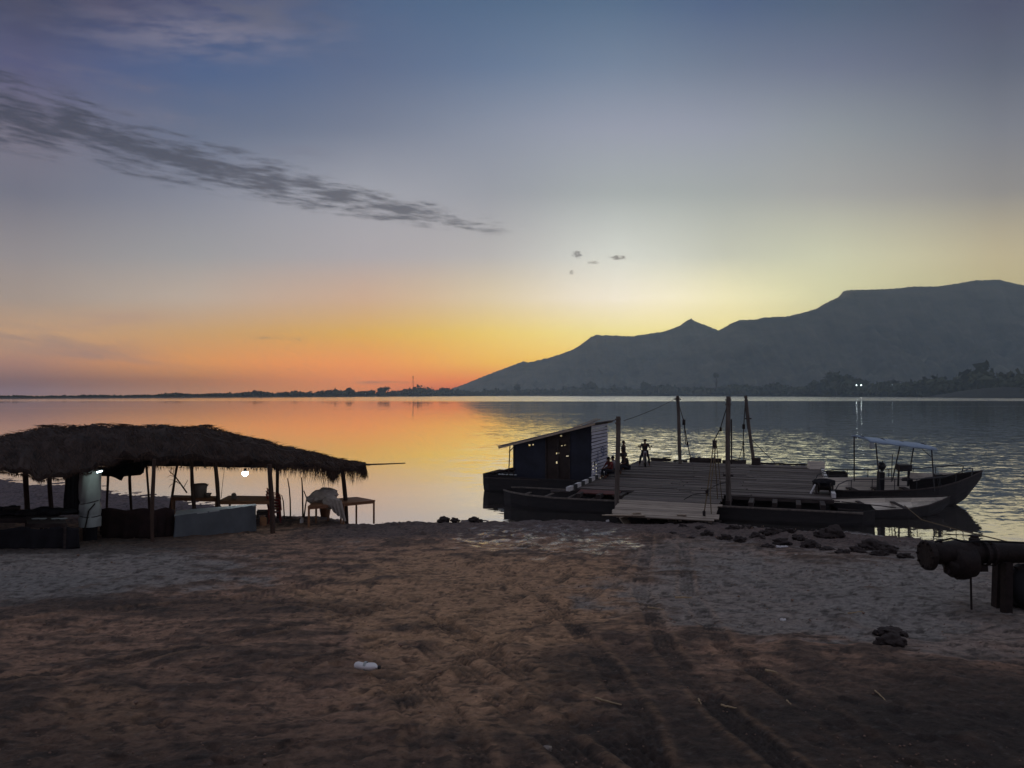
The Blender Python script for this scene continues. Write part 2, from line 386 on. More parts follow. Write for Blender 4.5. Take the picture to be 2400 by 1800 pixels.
def ground():
    rows = []
    d = -6.
    while d < 4.5: rows.append(d); d += .12
    while d < 58: rows.append(d); d += min(max(.018, d*d*.00055), .17)
    while d < 140: rows.append(d); d += 4
    rows = np.array(rows)
    tcore = np.linspace(-.86, .86, 760)
    ext = np.geomspace(.05, 14, 34)
    t = np.concatenate([-.86-ext[::-1], tcore, .86+ext])
    D, T = np.meshgrid(rows, t, indexing='ij')
    X = T*(np.maximum(D, 2)+2)
    Y = D.copy()
    z, s = base_h(X, Y)
    px, py = proj(X, Y, z)
    # relief: broad swells, clods, churned mud near the water
    wet_zone = sstep(-1, 1.5, s)*(1-sstep(6, 12, s))
    land = sstep(-1.5, .5, s)
    fade = np.exp(-np.maximum(np.abs(T)-.86, 0)*3)
    n_b = fbm(X*.32+3, Y*.32+1, 3); n_m = fbm(X*1.25+9, Y*1.25+4, 4, .55); n_f = fbm(X*5.5, Y*5.5, 4, .6)
    rid = 1-np.abs(fbm(X*.9+30, Y*.9+11, 3, .5))*2.2
    z = z + land*(.070*n_b + .026*n_m + .009*n_f)
    z = z + wet_zone*fade*(.10*np.maximum(rid, 0)**3*(.4+.6*sstep(-.2, .6, n_b)) + .03*fbm(X*3, Y*3, 3, .6)) - wet_zone*.06
    pit = sstep(.35, .7, fbm(X*2.6+50, Y*2.6, 3, .5)); z = z - land*.018*pit
    clod = sstep(.45, .9, fbm(X*7.3+5, Y*7.3+8, 2, .5)); z = z + land*.014*clod
    rngf = np.random.RandomState(5)
    for _ in range(260):
        fy = 5+24*rngf.rand()**1.3; fx = (rngf.rand()-.5)*1.5*fy; an = rngf.rand()*6.28
        m_ = (np.abs(Y-fy) < .3) & (np.abs(X-fx) < .3)
        if not m_.any(): continue
        ux = (X[m_]-fx)*math.cos(an)+(Y[m_]-fy)*math.sin(an); uy = -(X[m_]-fx)*math.sin(an)+(Y[m_]-fy)*math.cos(an)
        rr = (ux/.13)**2+(uy/.055)**2; z[m_] += land[m_]*(-.03*np.exp(-rr**1.5)+.012*np.exp(-(np.sqrt(rr)-1.5)**2*5))
    # tyre tracks
    tr = np.zeros_like(z); trk = np.zeros_like(z); trd = np.ones_like(z); rimm = np.zeros_like(z)
    for pts, wdt, dep in TRACKS:
        P = [Vector(p) for p in poly_px(pts)]
        best = np.full(z.shape, 9.); sd_ = np.zeros_like(z); al = np.zeros_like(z); acc = 0
        for a, b in zip(P[:-1], P[1:]):
            dx, dy = b.x-a.x, b.y-a.y; L = math.hypot(dx, dy)
            q = np.clip(((X-a.x)*dx+(Y-a.y)*dy)/L/L, 0, 1)
            ex, ey = X-(a.x+q*dx), Y-(a.y+q*dy); dist = np.hypot(ex, ey)
            side = np.sign(ex*dy-ey*dx); mk = dist < best
            best = np.where(mk, dist, best); sd_ = np.where(mk, dist*side, sd_); al = np.where(mk, acc+q*L, al); acc += L
        w2 = wdt/2
        inn = 1-sstep(w2*.8, w2*1.15, best)
        rim = np.exp(-((best-w2*1.35)/(w2*.3))**2)
        brk = .25+.75*sstep(-.45, .15, fbm(X*.8+77, Y*.8+31, 2))
        tr += brk*(-dep*.7*inn + dep*.5*rim + inn*(.016*np.cos(sd_/wdt*2*np.pi*4) + .006*np.cos((al+np.abs(sd_)*.7)*2*np.pi/.11)))
        rimm = np.maximum(rimm, rim*brk); trk = np.maximum(trk, inn*brk); trd = np.where(inn > .1, .62-.38*np.cos(sd_/wdt*2*np.pi*4), trd)
    z = z + .70*tr*land
    # soil colour zones, with relief shade of the tyre tracks painted in
    def blob(cx, cy, rx, ry, soft=.5):
        w = ((px-cx)/rx)**2 + ((py-cy)/ry)**2 + .8*n_m + .5*n_b
        return 1-sstep(1-soft, 1+soft, w)
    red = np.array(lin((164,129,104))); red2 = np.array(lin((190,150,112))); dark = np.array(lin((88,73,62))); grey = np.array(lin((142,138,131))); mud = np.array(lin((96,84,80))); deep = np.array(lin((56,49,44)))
    def mixc(c, k, w): return c*(1-w[..., None]) + k*w[..., None]
    c = np.broadcast_to(red, (*z.shape, 3)).copy()
    c = mixc(c, dark, .85*sstep(-.15, .5, n_b*.6+n_m*.8))
    c = mixc(c, dark, .6*sstep(.0, .6, fbm(X*.7+21, Y*2.6+5, 4, .6)))
    c = mixc(c, red2, .7*blob(1150, 1400, 420, 110)); c = mixc(c, red2, .5*blob(1150, 1600, 260, 160))
    c = mixc(c, red2, .35*blob(250, 1650, 120, 60))
    c = mixc(c, mud, .9*(1-sstep(5.5, 9, s+1.2*n_b-5*sstep(5, 9, X)))*sstep(-9, -6, X))
    c = mixc(c, np.array(lin((96,88,92))), .9*sstep(-10, -13, X)*sstep(30, 33, Y))
    c = mixc(c, grey, .85*blob(180, 1335, 400, 58)); c = mixc(c, grey*.8, .8*blob(60, 1385, 260, 40))
    c = mixc(c, grey, .8*blob(1900, 1395, 440, 95)); c = mixc(c, grey, .6*blob(2250, 1400, 300, 130)); c = mixc(c, grey, .55*blob(1640, 1300, 170, 40))
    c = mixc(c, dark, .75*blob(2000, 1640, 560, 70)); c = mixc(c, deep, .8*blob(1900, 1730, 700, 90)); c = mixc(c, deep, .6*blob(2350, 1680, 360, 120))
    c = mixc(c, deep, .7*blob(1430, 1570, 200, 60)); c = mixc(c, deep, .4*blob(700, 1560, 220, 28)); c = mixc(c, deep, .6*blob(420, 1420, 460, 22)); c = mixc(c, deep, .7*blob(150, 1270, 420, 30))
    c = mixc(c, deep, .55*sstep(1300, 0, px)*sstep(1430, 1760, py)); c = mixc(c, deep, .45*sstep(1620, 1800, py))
    c = mixc(c, grey*.95, .75*(1-sstep(.6, 1.3, s+.3*n_m))*sstep(9, 11, X))     # wet sand strip on the right
    c = mixc(c, deep, .55*pit + .0*z); c = mixc(c, deep, .62*trk*(.6+.4*sstep(-.3, .4, n_m))*trd)  # pits toned darker; shade of track grooves painted into the soil colour
    c = mixc(c, red2*1.15, .2*np.clip(rimm, 0, 1)*(1-trk))  # track rims lightened in the colour to bring out their relief
    c = mixc(c, grey*.7, .25*sstep(.5, .9, fbm(X*9+3, Y*9, 3, .6)))
    c = mixc(c, deep, .7*sstep(.2, .7, fbm(X*3.3+13, Y*6.3+3, 5, .65)))
    wet = blob(1300, 1265, 210, 38, .5)*sstep(.0, .3, fbm(X*1.1+2, Y*2.2+7, 3, .55)+.12)
    wet = np.maximum(wet, .6*blob(830, 1275, 60, 14)*sstep(0, .4, n_m))
    wet = np.maximum(wet, .85*(1-sstep(.3, 1.1, s+.2*n_m))*sstep(9, 11, X))
    wet = np.maximum(wet, .35*(1-sstep(.2, 1.2, s)))
    nr, nc = z.shape
    co = np.stack([X, Y, z], -1).reshape(-1, 3).astype(np.float32)
    idx = np.arange(nr*nc).reshape(nr, nc)
    q = np.stack([idx[:-1, :-1], idx[:-1, 1:], idx[1:, 1:], idx[1:, :-1]], -1).reshape(-1, 4)
    me = bpy.data.meshes.new('ground')
    me.vertices.add(len(co)); me.vertices.foreach_set('co', co.ravel())
    me.loops.add(q.size); me.loops.foreach_set('vertex_index', q.ravel().astype(np.int32))
    me.polygons.add(len(q)); me.polygons.foreach_set('loop_start', np.arange(0, q.size, 4, dtype=np.int32)); me.polygons.foreach_set('loop_total', np.full(len(q), 4, dtype=np.int32))
    me.polygons.foreach_set('use_smooth', np.ones(len(q), dtype=bool))
    me.update(calc_edges=True)
    a = me.attributes.new('soil', 'FLOAT_COLOR', 'POINT')
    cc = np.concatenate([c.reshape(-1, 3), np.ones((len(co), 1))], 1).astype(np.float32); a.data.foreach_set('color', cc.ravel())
    b = me.attributes.new('wet', 'FLOAT', 'POINT'); b.data.foreach_set('value', wet.reshape(-1).astype(np.float32))
    o = bpy.data.objects.new('ground', me); COL.objects.link(o); tag(o, kind='structure')
    m = bpy.data.materials.new('ground_soil'); m.use_nodes = True; nt = m.node_tree; N = nt.nodes; L = nt.links; pb = N['Principled BSDF']
    at1 = N.new('ShaderNodeAttribute'); at1.attribute_name = 'soil'; at2 = N.new('ShaderNodeAttribute'); at2.attribute_name = 'wet'
    tco = N.new('ShaderNodeTexCoord')
    n = N.new('ShaderNodeTexNoise'); n.inputs['Scale'].default_value = 9; n.inputs['Detail'].default_value = 9; n.inputs['Roughness'].default_value = .7; L.new(tco.outputs['Object'], n.inputs['Vector'])
    mr = N.new('ShaderNodeMapRange'); mr.inputs[1].default_value = .3; mr.inputs[2].default_value = .7; mr.inputs[3].default_value = .45; mr.inputs[4].default_value = 1.45; L.new(n.outputs[0], mr.inputs[0])
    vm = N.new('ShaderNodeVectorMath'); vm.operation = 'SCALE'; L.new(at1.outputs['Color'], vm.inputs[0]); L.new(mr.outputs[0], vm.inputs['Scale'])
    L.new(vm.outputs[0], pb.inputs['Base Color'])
    r2 = N.new('ShaderNodeMapRange'); r2.inputs[3].default_value = .95; r2.inputs[4].default_value = .10; L.new(at2.outputs['Fac'], r2.inputs[0]); L.new(r2.outputs[0], pb.inputs['Roughness'])
    n3 = N.new('ShaderNodeTexNoise'); n3.inputs['Scale'].default_value = 28; n3.inputs['Detail'].default_value = 8; n3.inputs['Roughness'].default_value = .7; L.new(tco.outputs['Object'], n3.inputs['Vector'])
    bp = N.new('ShaderNodeBump'); bp.inputs['Distance'].default_value = .05; L.new(n3.outputs[0], bp.inputs['Height'])
    r3 = N.new('ShaderNodeMapRange'); r3.inputs[3].default_value = 1.; r3.inputs[4].default_value = .12; L.new(at2.outputs['Fac'], r3.inputs[0]); L.new(r3.outputs[0], bp.inputs['Strength'])
    L.new(bp.outputs[0], pb.inputs['Normal']); pb.inputs['Specular IOR Level'].default_value = .35
    me.materials.append(m)
ground()

# ------------------------------------------------------------------ water
def water():
    mb = MB(); mb.add([(-9000,-250,0),(9000,-250,0),(9000,6550,0),(-9000,6550,0)], [(0,1,2,3)])
    m = bpy.data.materials.new('river_water'); m.use_nodes = True; nt = m.node_tree; N = nt.nodes; L = nt.links; N.clear()
    def mth(op, a, b=None, c=None, clamp=False):
        n = N.new('ShaderNodeMath'); n.operation = op; n.use_clamp = clamp
        for i, v in enumerate((a, b, c)):
            if v is None: continue
            if isinstance(v, (int, float)): n.inputs[i].default_value = v
            else: L.new(v, n.inputs[i])
        return n.outputs[0]
    def rng(v, a, b, c=0., d=1.):
        n = N.new('ShaderNodeMapRange'); n.interpolation_type = 'SMOOTHSTEP'; L.new(v, n.inputs[0])
        for i, x in enumerate((a, b, c, d)): n.inputs[i+1].default_value = x
        return n.outputs[0]
    tco = N.new('ShaderNodeTexCoord'); sep = N.new('ShaderNodeSeparateXYZ'); L.new(tco.outputs['Object'], sep.inputs[0])
    x, y = sep.outputs[0], sep.outputs[1]
    def nz(sx, sy, scale, detail=2, rot=0, rough=.5):
        mp = N.new('ShaderNodeMapping'); mp.inputs['Scale'].default_value = (sx, sy, 1); mp.inputs['Rotation'].default_value = (0, 0, rot); L.new(tco.outputs['Object'], mp.inputs[0])
        n = N.new('ShaderNodeTexNoise'); n.inputs['Scale'].default_value = scale; n.inputs['Detail'].default_value = detail; n.inputs['Roughness'].default_value = rough
        L.new(mp.outputs[0], n.inputs['Vector']); return n
    # roughened water: tan of bearing (x / y) and distance
    tb = mth('DIVIDE', x, mth('MAXIMUM', y, 1))
    big = nz(.35, 1., .012, 4).outputs[0]; mid = nz(.25, 1., .06, 4).outputs[0]
    tbn = mth('ADD', tb, mth('MULTIPLY', mth('SUBTRACT', mid, .5), .25))
    right = rng(tbn, -.12, .08)                        # breeze over the right half, calm on the left
    nearc = rng(y, 34, 50, .35, 1.)
    farstrip = mth('MULTIPLY', rng(mth('ADD', y, mth('MULTIPLY', mth('SUBTRACT', big, .5), 360)), 600, 690), rng(tb, -.35, .05, .25, 1.))
    streak = rng(nz(.08, 1., .022, 3).outputs[0], .56, .64)
    streak = mth('MULTIPLY', streak, rng(y, 90, 200))
    calm = mth('ADD', .0030, mth('MULTIPLY', rng(y, 300, 1200), .012))
    amp = mth('ADD', calm, mth('MULTIPLY', mth('MULTIPLY', mth('MULTIPLY', right, nearc), rng(y, 75, 150, 1., .3)), .040))
    amp = mth('ADD', amp, mth('MULTIPLY', streak, .02))
    amp = mth('ADD', amp, mth('MULTIPLY', mth('MULTIPLY', farstrip, rng(nz(.02, .3, .03, 3).outputs[0], .3, .7, .35, 1.)), .19))
    na = nz(.5, 1., 3.2, 3, R(8)); nb = nz(.5, 1., 1.1, 3, R(-6)); 
    def vec(op, a, b):
        n = N.new('ShaderNodeVectorMath'); n.operation = op; 
        for i, v in enumerate((a, b)):
            if isinstance(v, tuple): n.inputs[i].default_value = v
            else: L.new(v, n.inputs[i])
        return n.outputs[0]
    nc2 = nz(.45, 1., 9., 2, R(3)); sl0 = vec('MULTIPLY', vec('SUBTRACT', nc2.outputs['Color'], (.5,.5,.5)), (.7,.7,.7))
    sl = vec('ADD', sl0, vec('ADD', vec('SUBTRACT', na.outputs['Color'], (.5,.5,.5)), vec('SUBTRACT', nb.outputs['Color'], (.5,.5,.5))))
    sc = N.new('ShaderNodeVectorMath'); sc.operation = 'SCALE'; L.new(sl, sc.inputs[0]); L.new(mth('MULTIPLY', amp, 4.), sc.inputs['Scale'])
    sp2 = N.new('ShaderNodeSeparateXYZ'); L.new(sc.outputs[0], sp2.inputs[0])
    yy = sp2.outputs[1]; fw = rng(y, 120, 650)      # far off only the faces of waves turned this way are seen
    yn = mth('SUBTRACT', mth('MULTIPLY', yy, mth('SUBTRACT', 1., fw)), mth('MULTIPLY', mth('ABSOLUTE', yy), fw))
    cb = N.new('ShaderNodeCombineXYZ'); L.new(mth('MULTIPLY', sp2.outputs[0], .35), cb.inputs[0]); L.new(yn, cb.inputs[1]); cb.inputs[2].default_value = 1.
    s3 = cb.outputs[0]
    nm = N.new('ShaderNodeVectorMath'); nm.operation = 'NORMALIZE'; L.new(s3, nm.inputs[0])
    gl = N.new('ShaderNodeBsdfGlossy'); gl.inputs['Roughness'].default_value = .03; gl.inputs['Color'].default_value = (.97,.97,.97,1); L.new(nm.outputs[0], gl.inputs['Normal'])
    df = N.new('ShaderNodeBsdfDiffuse'); df.inputs['Color'].default_value = (.075,.068,.05,1)
    ms = N.new('ShaderNodeMixShader'); ms.inputs[0].default_value = .93; L.new(df.outputs[0], ms.inputs[1]); L.new(gl.outputs[0], ms.inputs[2])
    o = N.new('ShaderNodeOutputMaterial'); L.new(ms.outputs[0], o.inputs[0])
    tag(mb.build('water', m), kind='structure')
water()

# ------------------------------------------------------------------ mountains and far bank
def ridge_mesh(name, prof, dist, depth, seed, foot=2., back=900):
    pxs = np.array([p[0] for p in prof], float); pys = np.array([p[1] for p in prof], float)
    n = 900; xs = np.linspace(pxs[0], pxs[-1], n); ys = np.interp(xs, pxs, pys)
    ys = ys + 1.1*fbm(xs*.11+seed, xs*0+seed, 3, .6) + .7*fbm(xs*.45+seed, xs*0+seed+4, 3, .7)
    m = 60; V = np.zeros((m+12, n, 3))
    for j in range(m+12):
        if j < m:
            t = j/(m-1)                       # 0 at the ridge, 1 at the foot
            f = np.interp(t, [0,.05,.14,.3,.6,1], [1,.88,.66,.42,.17,0])
            d = dist(xs) - depth*t
        else:
            t = (j-m+1)/12; f = 1-t; d = dist(xs) + back*t
        top = CAMZ + (925-ys)/F*dist(xs)
        X0 = (xs-1200)/F*dist(xs)
        X = X0*(1 if j >= m else 1-.0*t) 
        spur = fbm(xs*.014+seed, xs*0+t*2.2, 6, .6)
        z = foot + (top-foot)*f
        if j < m:
            e = math.sin(math.pi*min(t*1.0, 1))
            z = z + (top-foot)*.22*e*spur
            # a farther slice stays below the outline seen from the shore
            z = np.minimum(z, CAMZ + (925-ys)/F*d - 2) if j > 0 else z
        V[j, :, 0] = X; V[j, :, 1] = d; V[j, :, 2] = z
    V = np.concatenate([V[:m][::-1], V[m:]], 0)
    mb = MB(); N = V.shape[0]; mb.v = [tuple(p) for p in V.reshape(-1, 3)]
    mb.f = [(j*n+i, j*n+i+1, (j+1)*n+i+1, (j+1)*n+i) for j in range(N-1) for i in range(n-1)]
    mb.m = [0]*len(mb.f)
    return tag(mb.build(name, M['mountain'], smooth=True), kind='structure')
ridge_mesh('mountain_far', [(980,922),(1056,912),(1090,900),(1130,883),(1170,868),(1225,847),(1240,849),(1290,838),(1335,822),(1350,815),(1372,800),(1385,790),(1397,785),(1440,786),(1482,788),(1520,782),(1560,776),(1595,762),(1612,750),(1621,747),(1632,754),(1660,764),(1686,775),(1760,800),(1900,840),(2100,880)],
           lambda x: 5600+0*x, 1500, 2.2, back=700)
ridge_mesh('mountain', [(1420,926),(1500,880),(1560,842),(1620,805),(1686,774),(1715,757),(1735,750),(1770,749),(1790,744),(1850,741),(1900,728),(1918,722),(1930,713),(1965,697),(1978,682),(1995,679),(2060,678),(2100,676),(2140,671),(2200,671),(2240,665),(2290,656),(2345,655),(2372,662),(2400,668),(2460,690),(2560,720),(2700,745),(2900,800),(3300,880),(3700,915)],
           lambda x: 4600+0*x, 1300, 5.1, back=600)

def near_strip(name, pts, width, hgt, label=None):
    """pts: (px, py of waterline); land rising behind it"""
    mb = MB(); P = [onz(px, py, 0) for px, py in pts]; n = len(P); rows = 8
    for j in range(rows+1):
        t = j/rows
        for i, p in enumerate(P):
            k = 1 + width*t/p.y
            z = -.4 + (hgt(pts[i][0])+.4)*min(1, t*2.2)**.8
            mb.v.append((p.x*k, p.y*k, z + (random.uniform(-.05,.05)*hgt(pts[i][0]) if j > 1 else 0)))
    mb.f = [(j*n+i, j*n+i+1, (j+1)*n+i+1, (j+1)*n+i) for j in range(rows) for i in range(n-1)]; mb.m = [0]*len(mb.f)
    return tag(mb.build(name, M['bank'], smooth=True), kind='structure')
def waterline(px): return float(np.interp(px, [-500,0,300,600,1000,1200,1500,1800,2000,2200,2400,2900], [938,936,934,931.5,928.8,928,928.2,929.2,930,931,932,935]))
pts = [(px, waterline(px)) for px in range(-500, 2901, 20)]
def hleft(px): return float(np.interp(px, [-300,0,300,380,600,800,1000,1100], [6,6,7,9,12,13,17,15]))
near_strip('far_bank', pts, 900, lambda px: hleft(px)*.45/F*onz(px, waterline(px), 0).y if px < 1100 else float(np.interp(px, [1100,1800,2400], [9,8,6])))
hp = [(px, float(np.interp(px, [2160,2230,2300,2400,2700], [930.5,932.5,933,933.5,935]))) for px in range(2160, 2701, 12)]
near_strip('headland', hp, 160, lambda px: float(np.interp(px, [2160,2190,2240,2290,2350,2420,2700], [.3,4,10,15,18.5,17,12])))

# foliage masses on the far bank
def crown(mb, c, rx, rz, n, size):
    c = Vector(c)
    mb.blob(c, (rx*.72, rx*.72, rz*.72), random.random()*50, 1, .5)
    for _ in range(n):
        while True:
            p = Vector([random.uniform(-1, 1) for _ in range(3)])
            if .35 < p.length < 1: break
        q = c + Vector((p.x*rx, p.y*rx, p.z*rz)); s = size*random.uniform(.6, 1.4)
        a = Vector([random.uniform(-1,1) for _ in range(3)]).normalized()*s; b = Vector([random.uniform(-1,1) for _ in range(3)]).normalized()*s
        mb.add([q-a, q+b, q+a, q-b*.7], [(0,1,2,3)])
def wood(label, spans, cnt):
    mb = MB()
    for _ in range(cnt):
        x0, x1, hf, off = spans[0]
        px = random.uniform(x0, x1); b = onz(px, waterline(px), 0); k = 1 + random.uniform(*off)/b.y
        hpx = hf(px)*random.uniform(.45, .8)*(1+.25*math.sin(px*.05)*math.sin(px*.017+1))*(1.3 if random.random() < .06 else 1); H = hpx/F*b.y*k; H = max(H, 1.5)
        x, y = b.x*k, b.y*k
        g = 2.
        crown(mb, (x, y, g+H*.55), H*random.uniform(.38, .75), H*.5, 26, H*.17)
    return tag(mb.build('far_wood', M['leaf']), label, 'wood', kind='stuff')
def hleft(px): return float(np.interp(px, [-300,0,300,380,600,800,1000,1100], [6,6,7,9,13,15,19,18]))
def hmid(px): return float(np.interp(px, [1100,1300,1500,1800,1950], [14,20,26,30,34]))
def hright(px): return float(np.interp(px, [1850,1930,1960,1990,2050,2090,2140,2200,2280,2400,2700], [26,36,60,58,46,38,40,58,66,64,60]))
wood('low dark tree line along the far shore under the orange sky', [(-250, 1100, hleft, (5, 60))], 1500)
wood('tree line along the far shore at the foot of the mountain', [(1060, 1960, hmid, (10, 200))], 800)
wood('taller dark wood on the far bank behind the right headland', [(1900, 2620, hright, (10, 160))], 520)
mb = MB()
for _ in range(800):
    px = random.uniform(2185, 2690); b = onz(px, float(np.interp(px, [2160,2400,2700],[930.5,933.5,935])), 0); k = 1+random.uniform(0, 95)/b.y
    hh = float(np.interp(px, [2160,2190,2240,2290,2350,2420,2700], [.3,4,10,15,18.5,17,12]))*min(1, (k-1)*b.y*2.2/160)**.8
    H = random.uniform(1.5, 4); crown(mb, (b.x*k, b.y*k, hh+H*.2), H*.9, H*.5, 10, H*.25)
tag(mb.build('headland_scrub', M['leaf']), 'dark scrub covering the low headland at the far right', 'scrub', kind='stuff')
def far_tree(px, toppx, wpx, label, name='broadleaf_tree', tall=False, off=20):
    b = onz(px, waterline(px), 0); k = 1 + off/b.y; d = b.y*k; ppm = F/d
    H = (waterline(px)-toppx)/ppm; w = wpx/ppm/2
    t = thing(name, label, 'tree', (b.x*k, d, 1.))
    m = MB(); m.tube([(0,0,-1.5),(w*.05,0,H*.35),(0,0,H*.75)], [H*.035, H*.028, H*.012], 6)
    for a in (0.4, 2.4, 4.3): m.tube([(0,0,H*.35),(w*.5*math.cos(a), w*.5*math.sin(a), H*.65)], [H*.018, H*.006], 5)
    part('trunk', m, M['bark'], t)
    m = MB(); cz = H*.62 if not tall else H*.84; rz = H*.36 if not tall else H*.15
    for k2 in range(5):
        a = random.uniform(0, 6.28); crown(m, (w*.45*math.cos(a), w*.45*math.sin(a), cz+random.uniform(-.3,.35)*rz), w*.62, rz*.7, 60, w*.13)
    part('crown', m, M['leaf'], t)
far_tree(819, 908, 26, 'round tree rising from the left tree line, the left one of two', off=30)
far_tree(899, 905, 30, 'round tree rising from the tree line just left of the radio mast', off=30)
far_tree(1212, 897, 20, 'lone round tree at the left foot of the mountain', off=60)
far_tree(1679, 872, 15, 'tall thin trunked tree standing above the tree line, in front of the mountain', tall=True, off=60)
far_tree(1040, 907, 34, 'broad tree where the orange sky meets the mountain foot', off=60)
far_tree(1380, 893, 34, 'bushy tree above the far tree line below the flat shoulder of the ridge', off=60)
far_tree(1515, 893, 30, 'bushy tree on the far shore between the sunken glow and the mast tops', off=60)
far_tree(1958, 866, 52, 'tallest broad tree of the right wood at its left end', off=40)
# radio mast
b = onz(968, waterline(968), 0); k = 1+60/b.y; ppm = F/(b.y*k)
t = thing('radio_mast', 'thin lattice radio mast on the far shore in the orange glow', 'radio mast', (b.x*k, b.y*k, 2))
H = 46/ppm; m = MB()
for a in range(3): m.tube([(1.6*math.cos(a*2.09), 1.6*math.sin(a*2.09), 0), (.5*math.cos(a*2.09), .5*math.sin(a*2.09), H)], .35, 5)
for z in np.linspace(2, H-2, 14): m.tube([(1.2,0,z),(-.6,1,z+1.5),(-.6,-1,z),(1.2,0,z+1.5)], .18, 4)
part('lattice', m, M['iron'], t)
m = MB(); m.box((0,0,H-2), (3.4,.8,3)); part('antenna', m, M['iron'], t)
m = MB(); m.box((0,0,H-7), (2.8,.8,2.2)); part('antenna', m, M['iron'], t)
# summit hut
p = at(1620, 750, 5590)
t = thing('summit_hut', 'tiny building on the pointed summit of the mountain', 'hut', (p.x, p.y, p.z-6))
m = MB(); m.box((0,0,6), (12,10,13)); part('wall', m, M['bank'], t)
m = MB(); m.lathe([(8,12.5),(4,15),(.6,17),(.3,24)], seg=8); part('roof', m, M['dark_wood'], t)
# lamps on the far bank
for i, (px, py, s, lb) in enumerate([(2007,902.5,1.,'left one of a pair of white lamps on the far right bank'),(2018,902.5,1.2,'right one of a pair of white lamps on the far right bank, the brighter'),(2091,901.5,.5,'faint single lamp on the far bank right of the lamp pair'),(857,922,.5,'faint point of light low in the left tree line')]):
    b = onz(px, waterline(px), 0); k = 1-14/b.y; d = b.y*k; z = CAMZ + (925-py)/F*d
    t = thing('shore_lamp', lb, 'lamp', (b.x*k, d, 0), 0, 'lamps on the far shore')
    m = MB(); m.tube([(0,0,-1),(0,0,z-.5)], .15, 6); m.beam((0,0,z-.45), (0,-1.2,z-.3), .15); part('pole', m, M['iron'], t)
    m = MB(); m.box((0,-1.2,z-.3), (1.5*s, .8, .9*s)); part('lamp_head', m, M['far_lamp'] if s > .6 else M['lamp_small'], t)

# ================================================================== FERRY
FO = Vector((14.3, 33.8, 0)); FR = R(-20)
ZD = .85
def F2W(x, y, z): return FO + Matrix.Rotation(FR, 3, 'Z') @ Vector((x, y, z))
def hull_mesh(mb, st, n=9, th=.06, floor=None):
    """st: (x, half width, keel z, gunwale z[, centre y]); outer and inner skins joined at the gunwale"""
    def ring(s, o):
        x, w, kz, gz = s[:4]; cy = s[4] if len(s) > 4 else 0
        w = max(w-o, .01); kz = kz+o*1.2; out = []
        for i in range(n):
            a = math.pi*i/(n-1); c = math.cos(a); sn = math.sin(a)
            yy = w*(abs(c)**.55)*(1 if c > 0 else -1); zz = gz - (gz-kz)*(sn**.75)
            out.append(Vector((x, cy+yy, zz)))
        return out
    outer = [ring(s, 0) for s in st]; inner = [ring(s, th) for s in st]
    V = [p for r in outer for p in r] + [p for r in inner for p in r]; k = len(st)*n; fs = []
    for j in range(len(st)-1):
        for i in range(n-1):
            a = j*n+i; fs.append((a, a+1, a+n+1, a+n)); fs.append((k+a, k+a+n, k+a+n+1, k+a+1))
        for i in (0, n-1):
            a = j*n+i; fs.append((a, a+n, k+a+n, k+a))
    for j in (0, len(st)-1):
        fs.append(tuple(j*n+i for i in range(n))); 
        fs.append(tuple(k+j*n+i for i in range(n)))
        fs.append((j*n, j*n+n-1, k+j*n+n-1, k+j*n))
    mb.add(V, fs)

ferry = thing('ferry', 'flat wooden vehicle ferry with four masts and a plank ramp let down on the shore', 'ferry', FO, FR)
# deck: boards running across
m = MB(); y = 0.
while y < 16.7:
    w = random.uniform(.2, .3); cuts = [-11.8+random.uniform(-.08,.02), random.uniform(-8, -3.5), 0.+random.uniform(-.05,.1)]
    for a, b in zip(cuts[:-1], cuts[1:]):
        m.box(((a+b)/2, y+w/2, ZD-.025+random.uniform(-.02,.02)), (b-a-.02+random.uniform(-.12,.0), w-random.uniform(.012,.04), .05), jit=.009)
    y += w
y = -3.05
while y < -.02:
    w = random.uniform(.2, .28); w = min(w, -y)
    m.box((-6.8, y+w/2, ZD-.03+random.uniform(-.01,.01)), (4.25+random.uniform(-.1,.1), w-.016, .05), jit=.004); y += w
part('deck', m, M['deck'], ferry)
# ramp let down to the mud
m = MB(); 
for i in range(8):
    t0 = i/8; t1 = (i+1)/8; yy = -3.12-1.75*(t0+t1)/2; zz = ZD-.04-.45*(t0+t1)/2
    m.box((-6.8+random.uniform(-.05,.05), yy, zz), (4.4+random.uniform(-.25,.25), .205, .05), rot=Matrix.Rotation(math.atan2(.45, 1.75), 3, 'X'), jit=.006)
for x in (-8.7, -7.4, -6.1, -4.9): m.beam((x, -3.1, ZD-.11), (x, -4.8, ZD-.53), .12, .09)
part('ramp', m, M['ramp'], ferry)
# far ramp boards, raised in ragged bits
m = MB()
for a, b, z, h in [(-11,-9.6,.93,.2),(-8.3,-6.2,.98,.30),(-6.15,-4.6,.95,.22),(-3.9,-.6,.90,.12),(-9.4,-8.5,.9,.12)]:
    m.box(((a+b)/2, 17.0, z), (b-a, .09, h), jit=.05)
for a, b, z in [(-10.4,-9.5,1.1),(-8.6,-7.6,1.12),(-5.9,-4.9,1.1)]: m.beam((a, 16.9, z-.1), (b, 17.1, z+.06), .12, .05)
part('ramp', m, M['dark_wood'], ferry)
# beams under the deck
for x in np.linspace(-11.3, -.5, 12):
    z0 = ZD-.05-.11
    m = MB(); m.beam((x, -1.75+random.uniform(-.15,.15), z0), (x, 16.6, z0), .2, .2)
    part('beam', m, M['dark_wood'], ferry)
# edge sill along the deck front on each side of the apron
for c_, z_ in (((-2.3, -.14, ZD-.1), (4.6, .2, .16)), ((-10.4, -.14, ZD-.1), (2.8, .2, .16)), ((-6.8, -3.16, ZD-.17), (4.2, .14, .14))):
    m = MB(); m.box(c_, z_, jit=.01); part('edge_beam', m, M['dark_wood'], ferry)
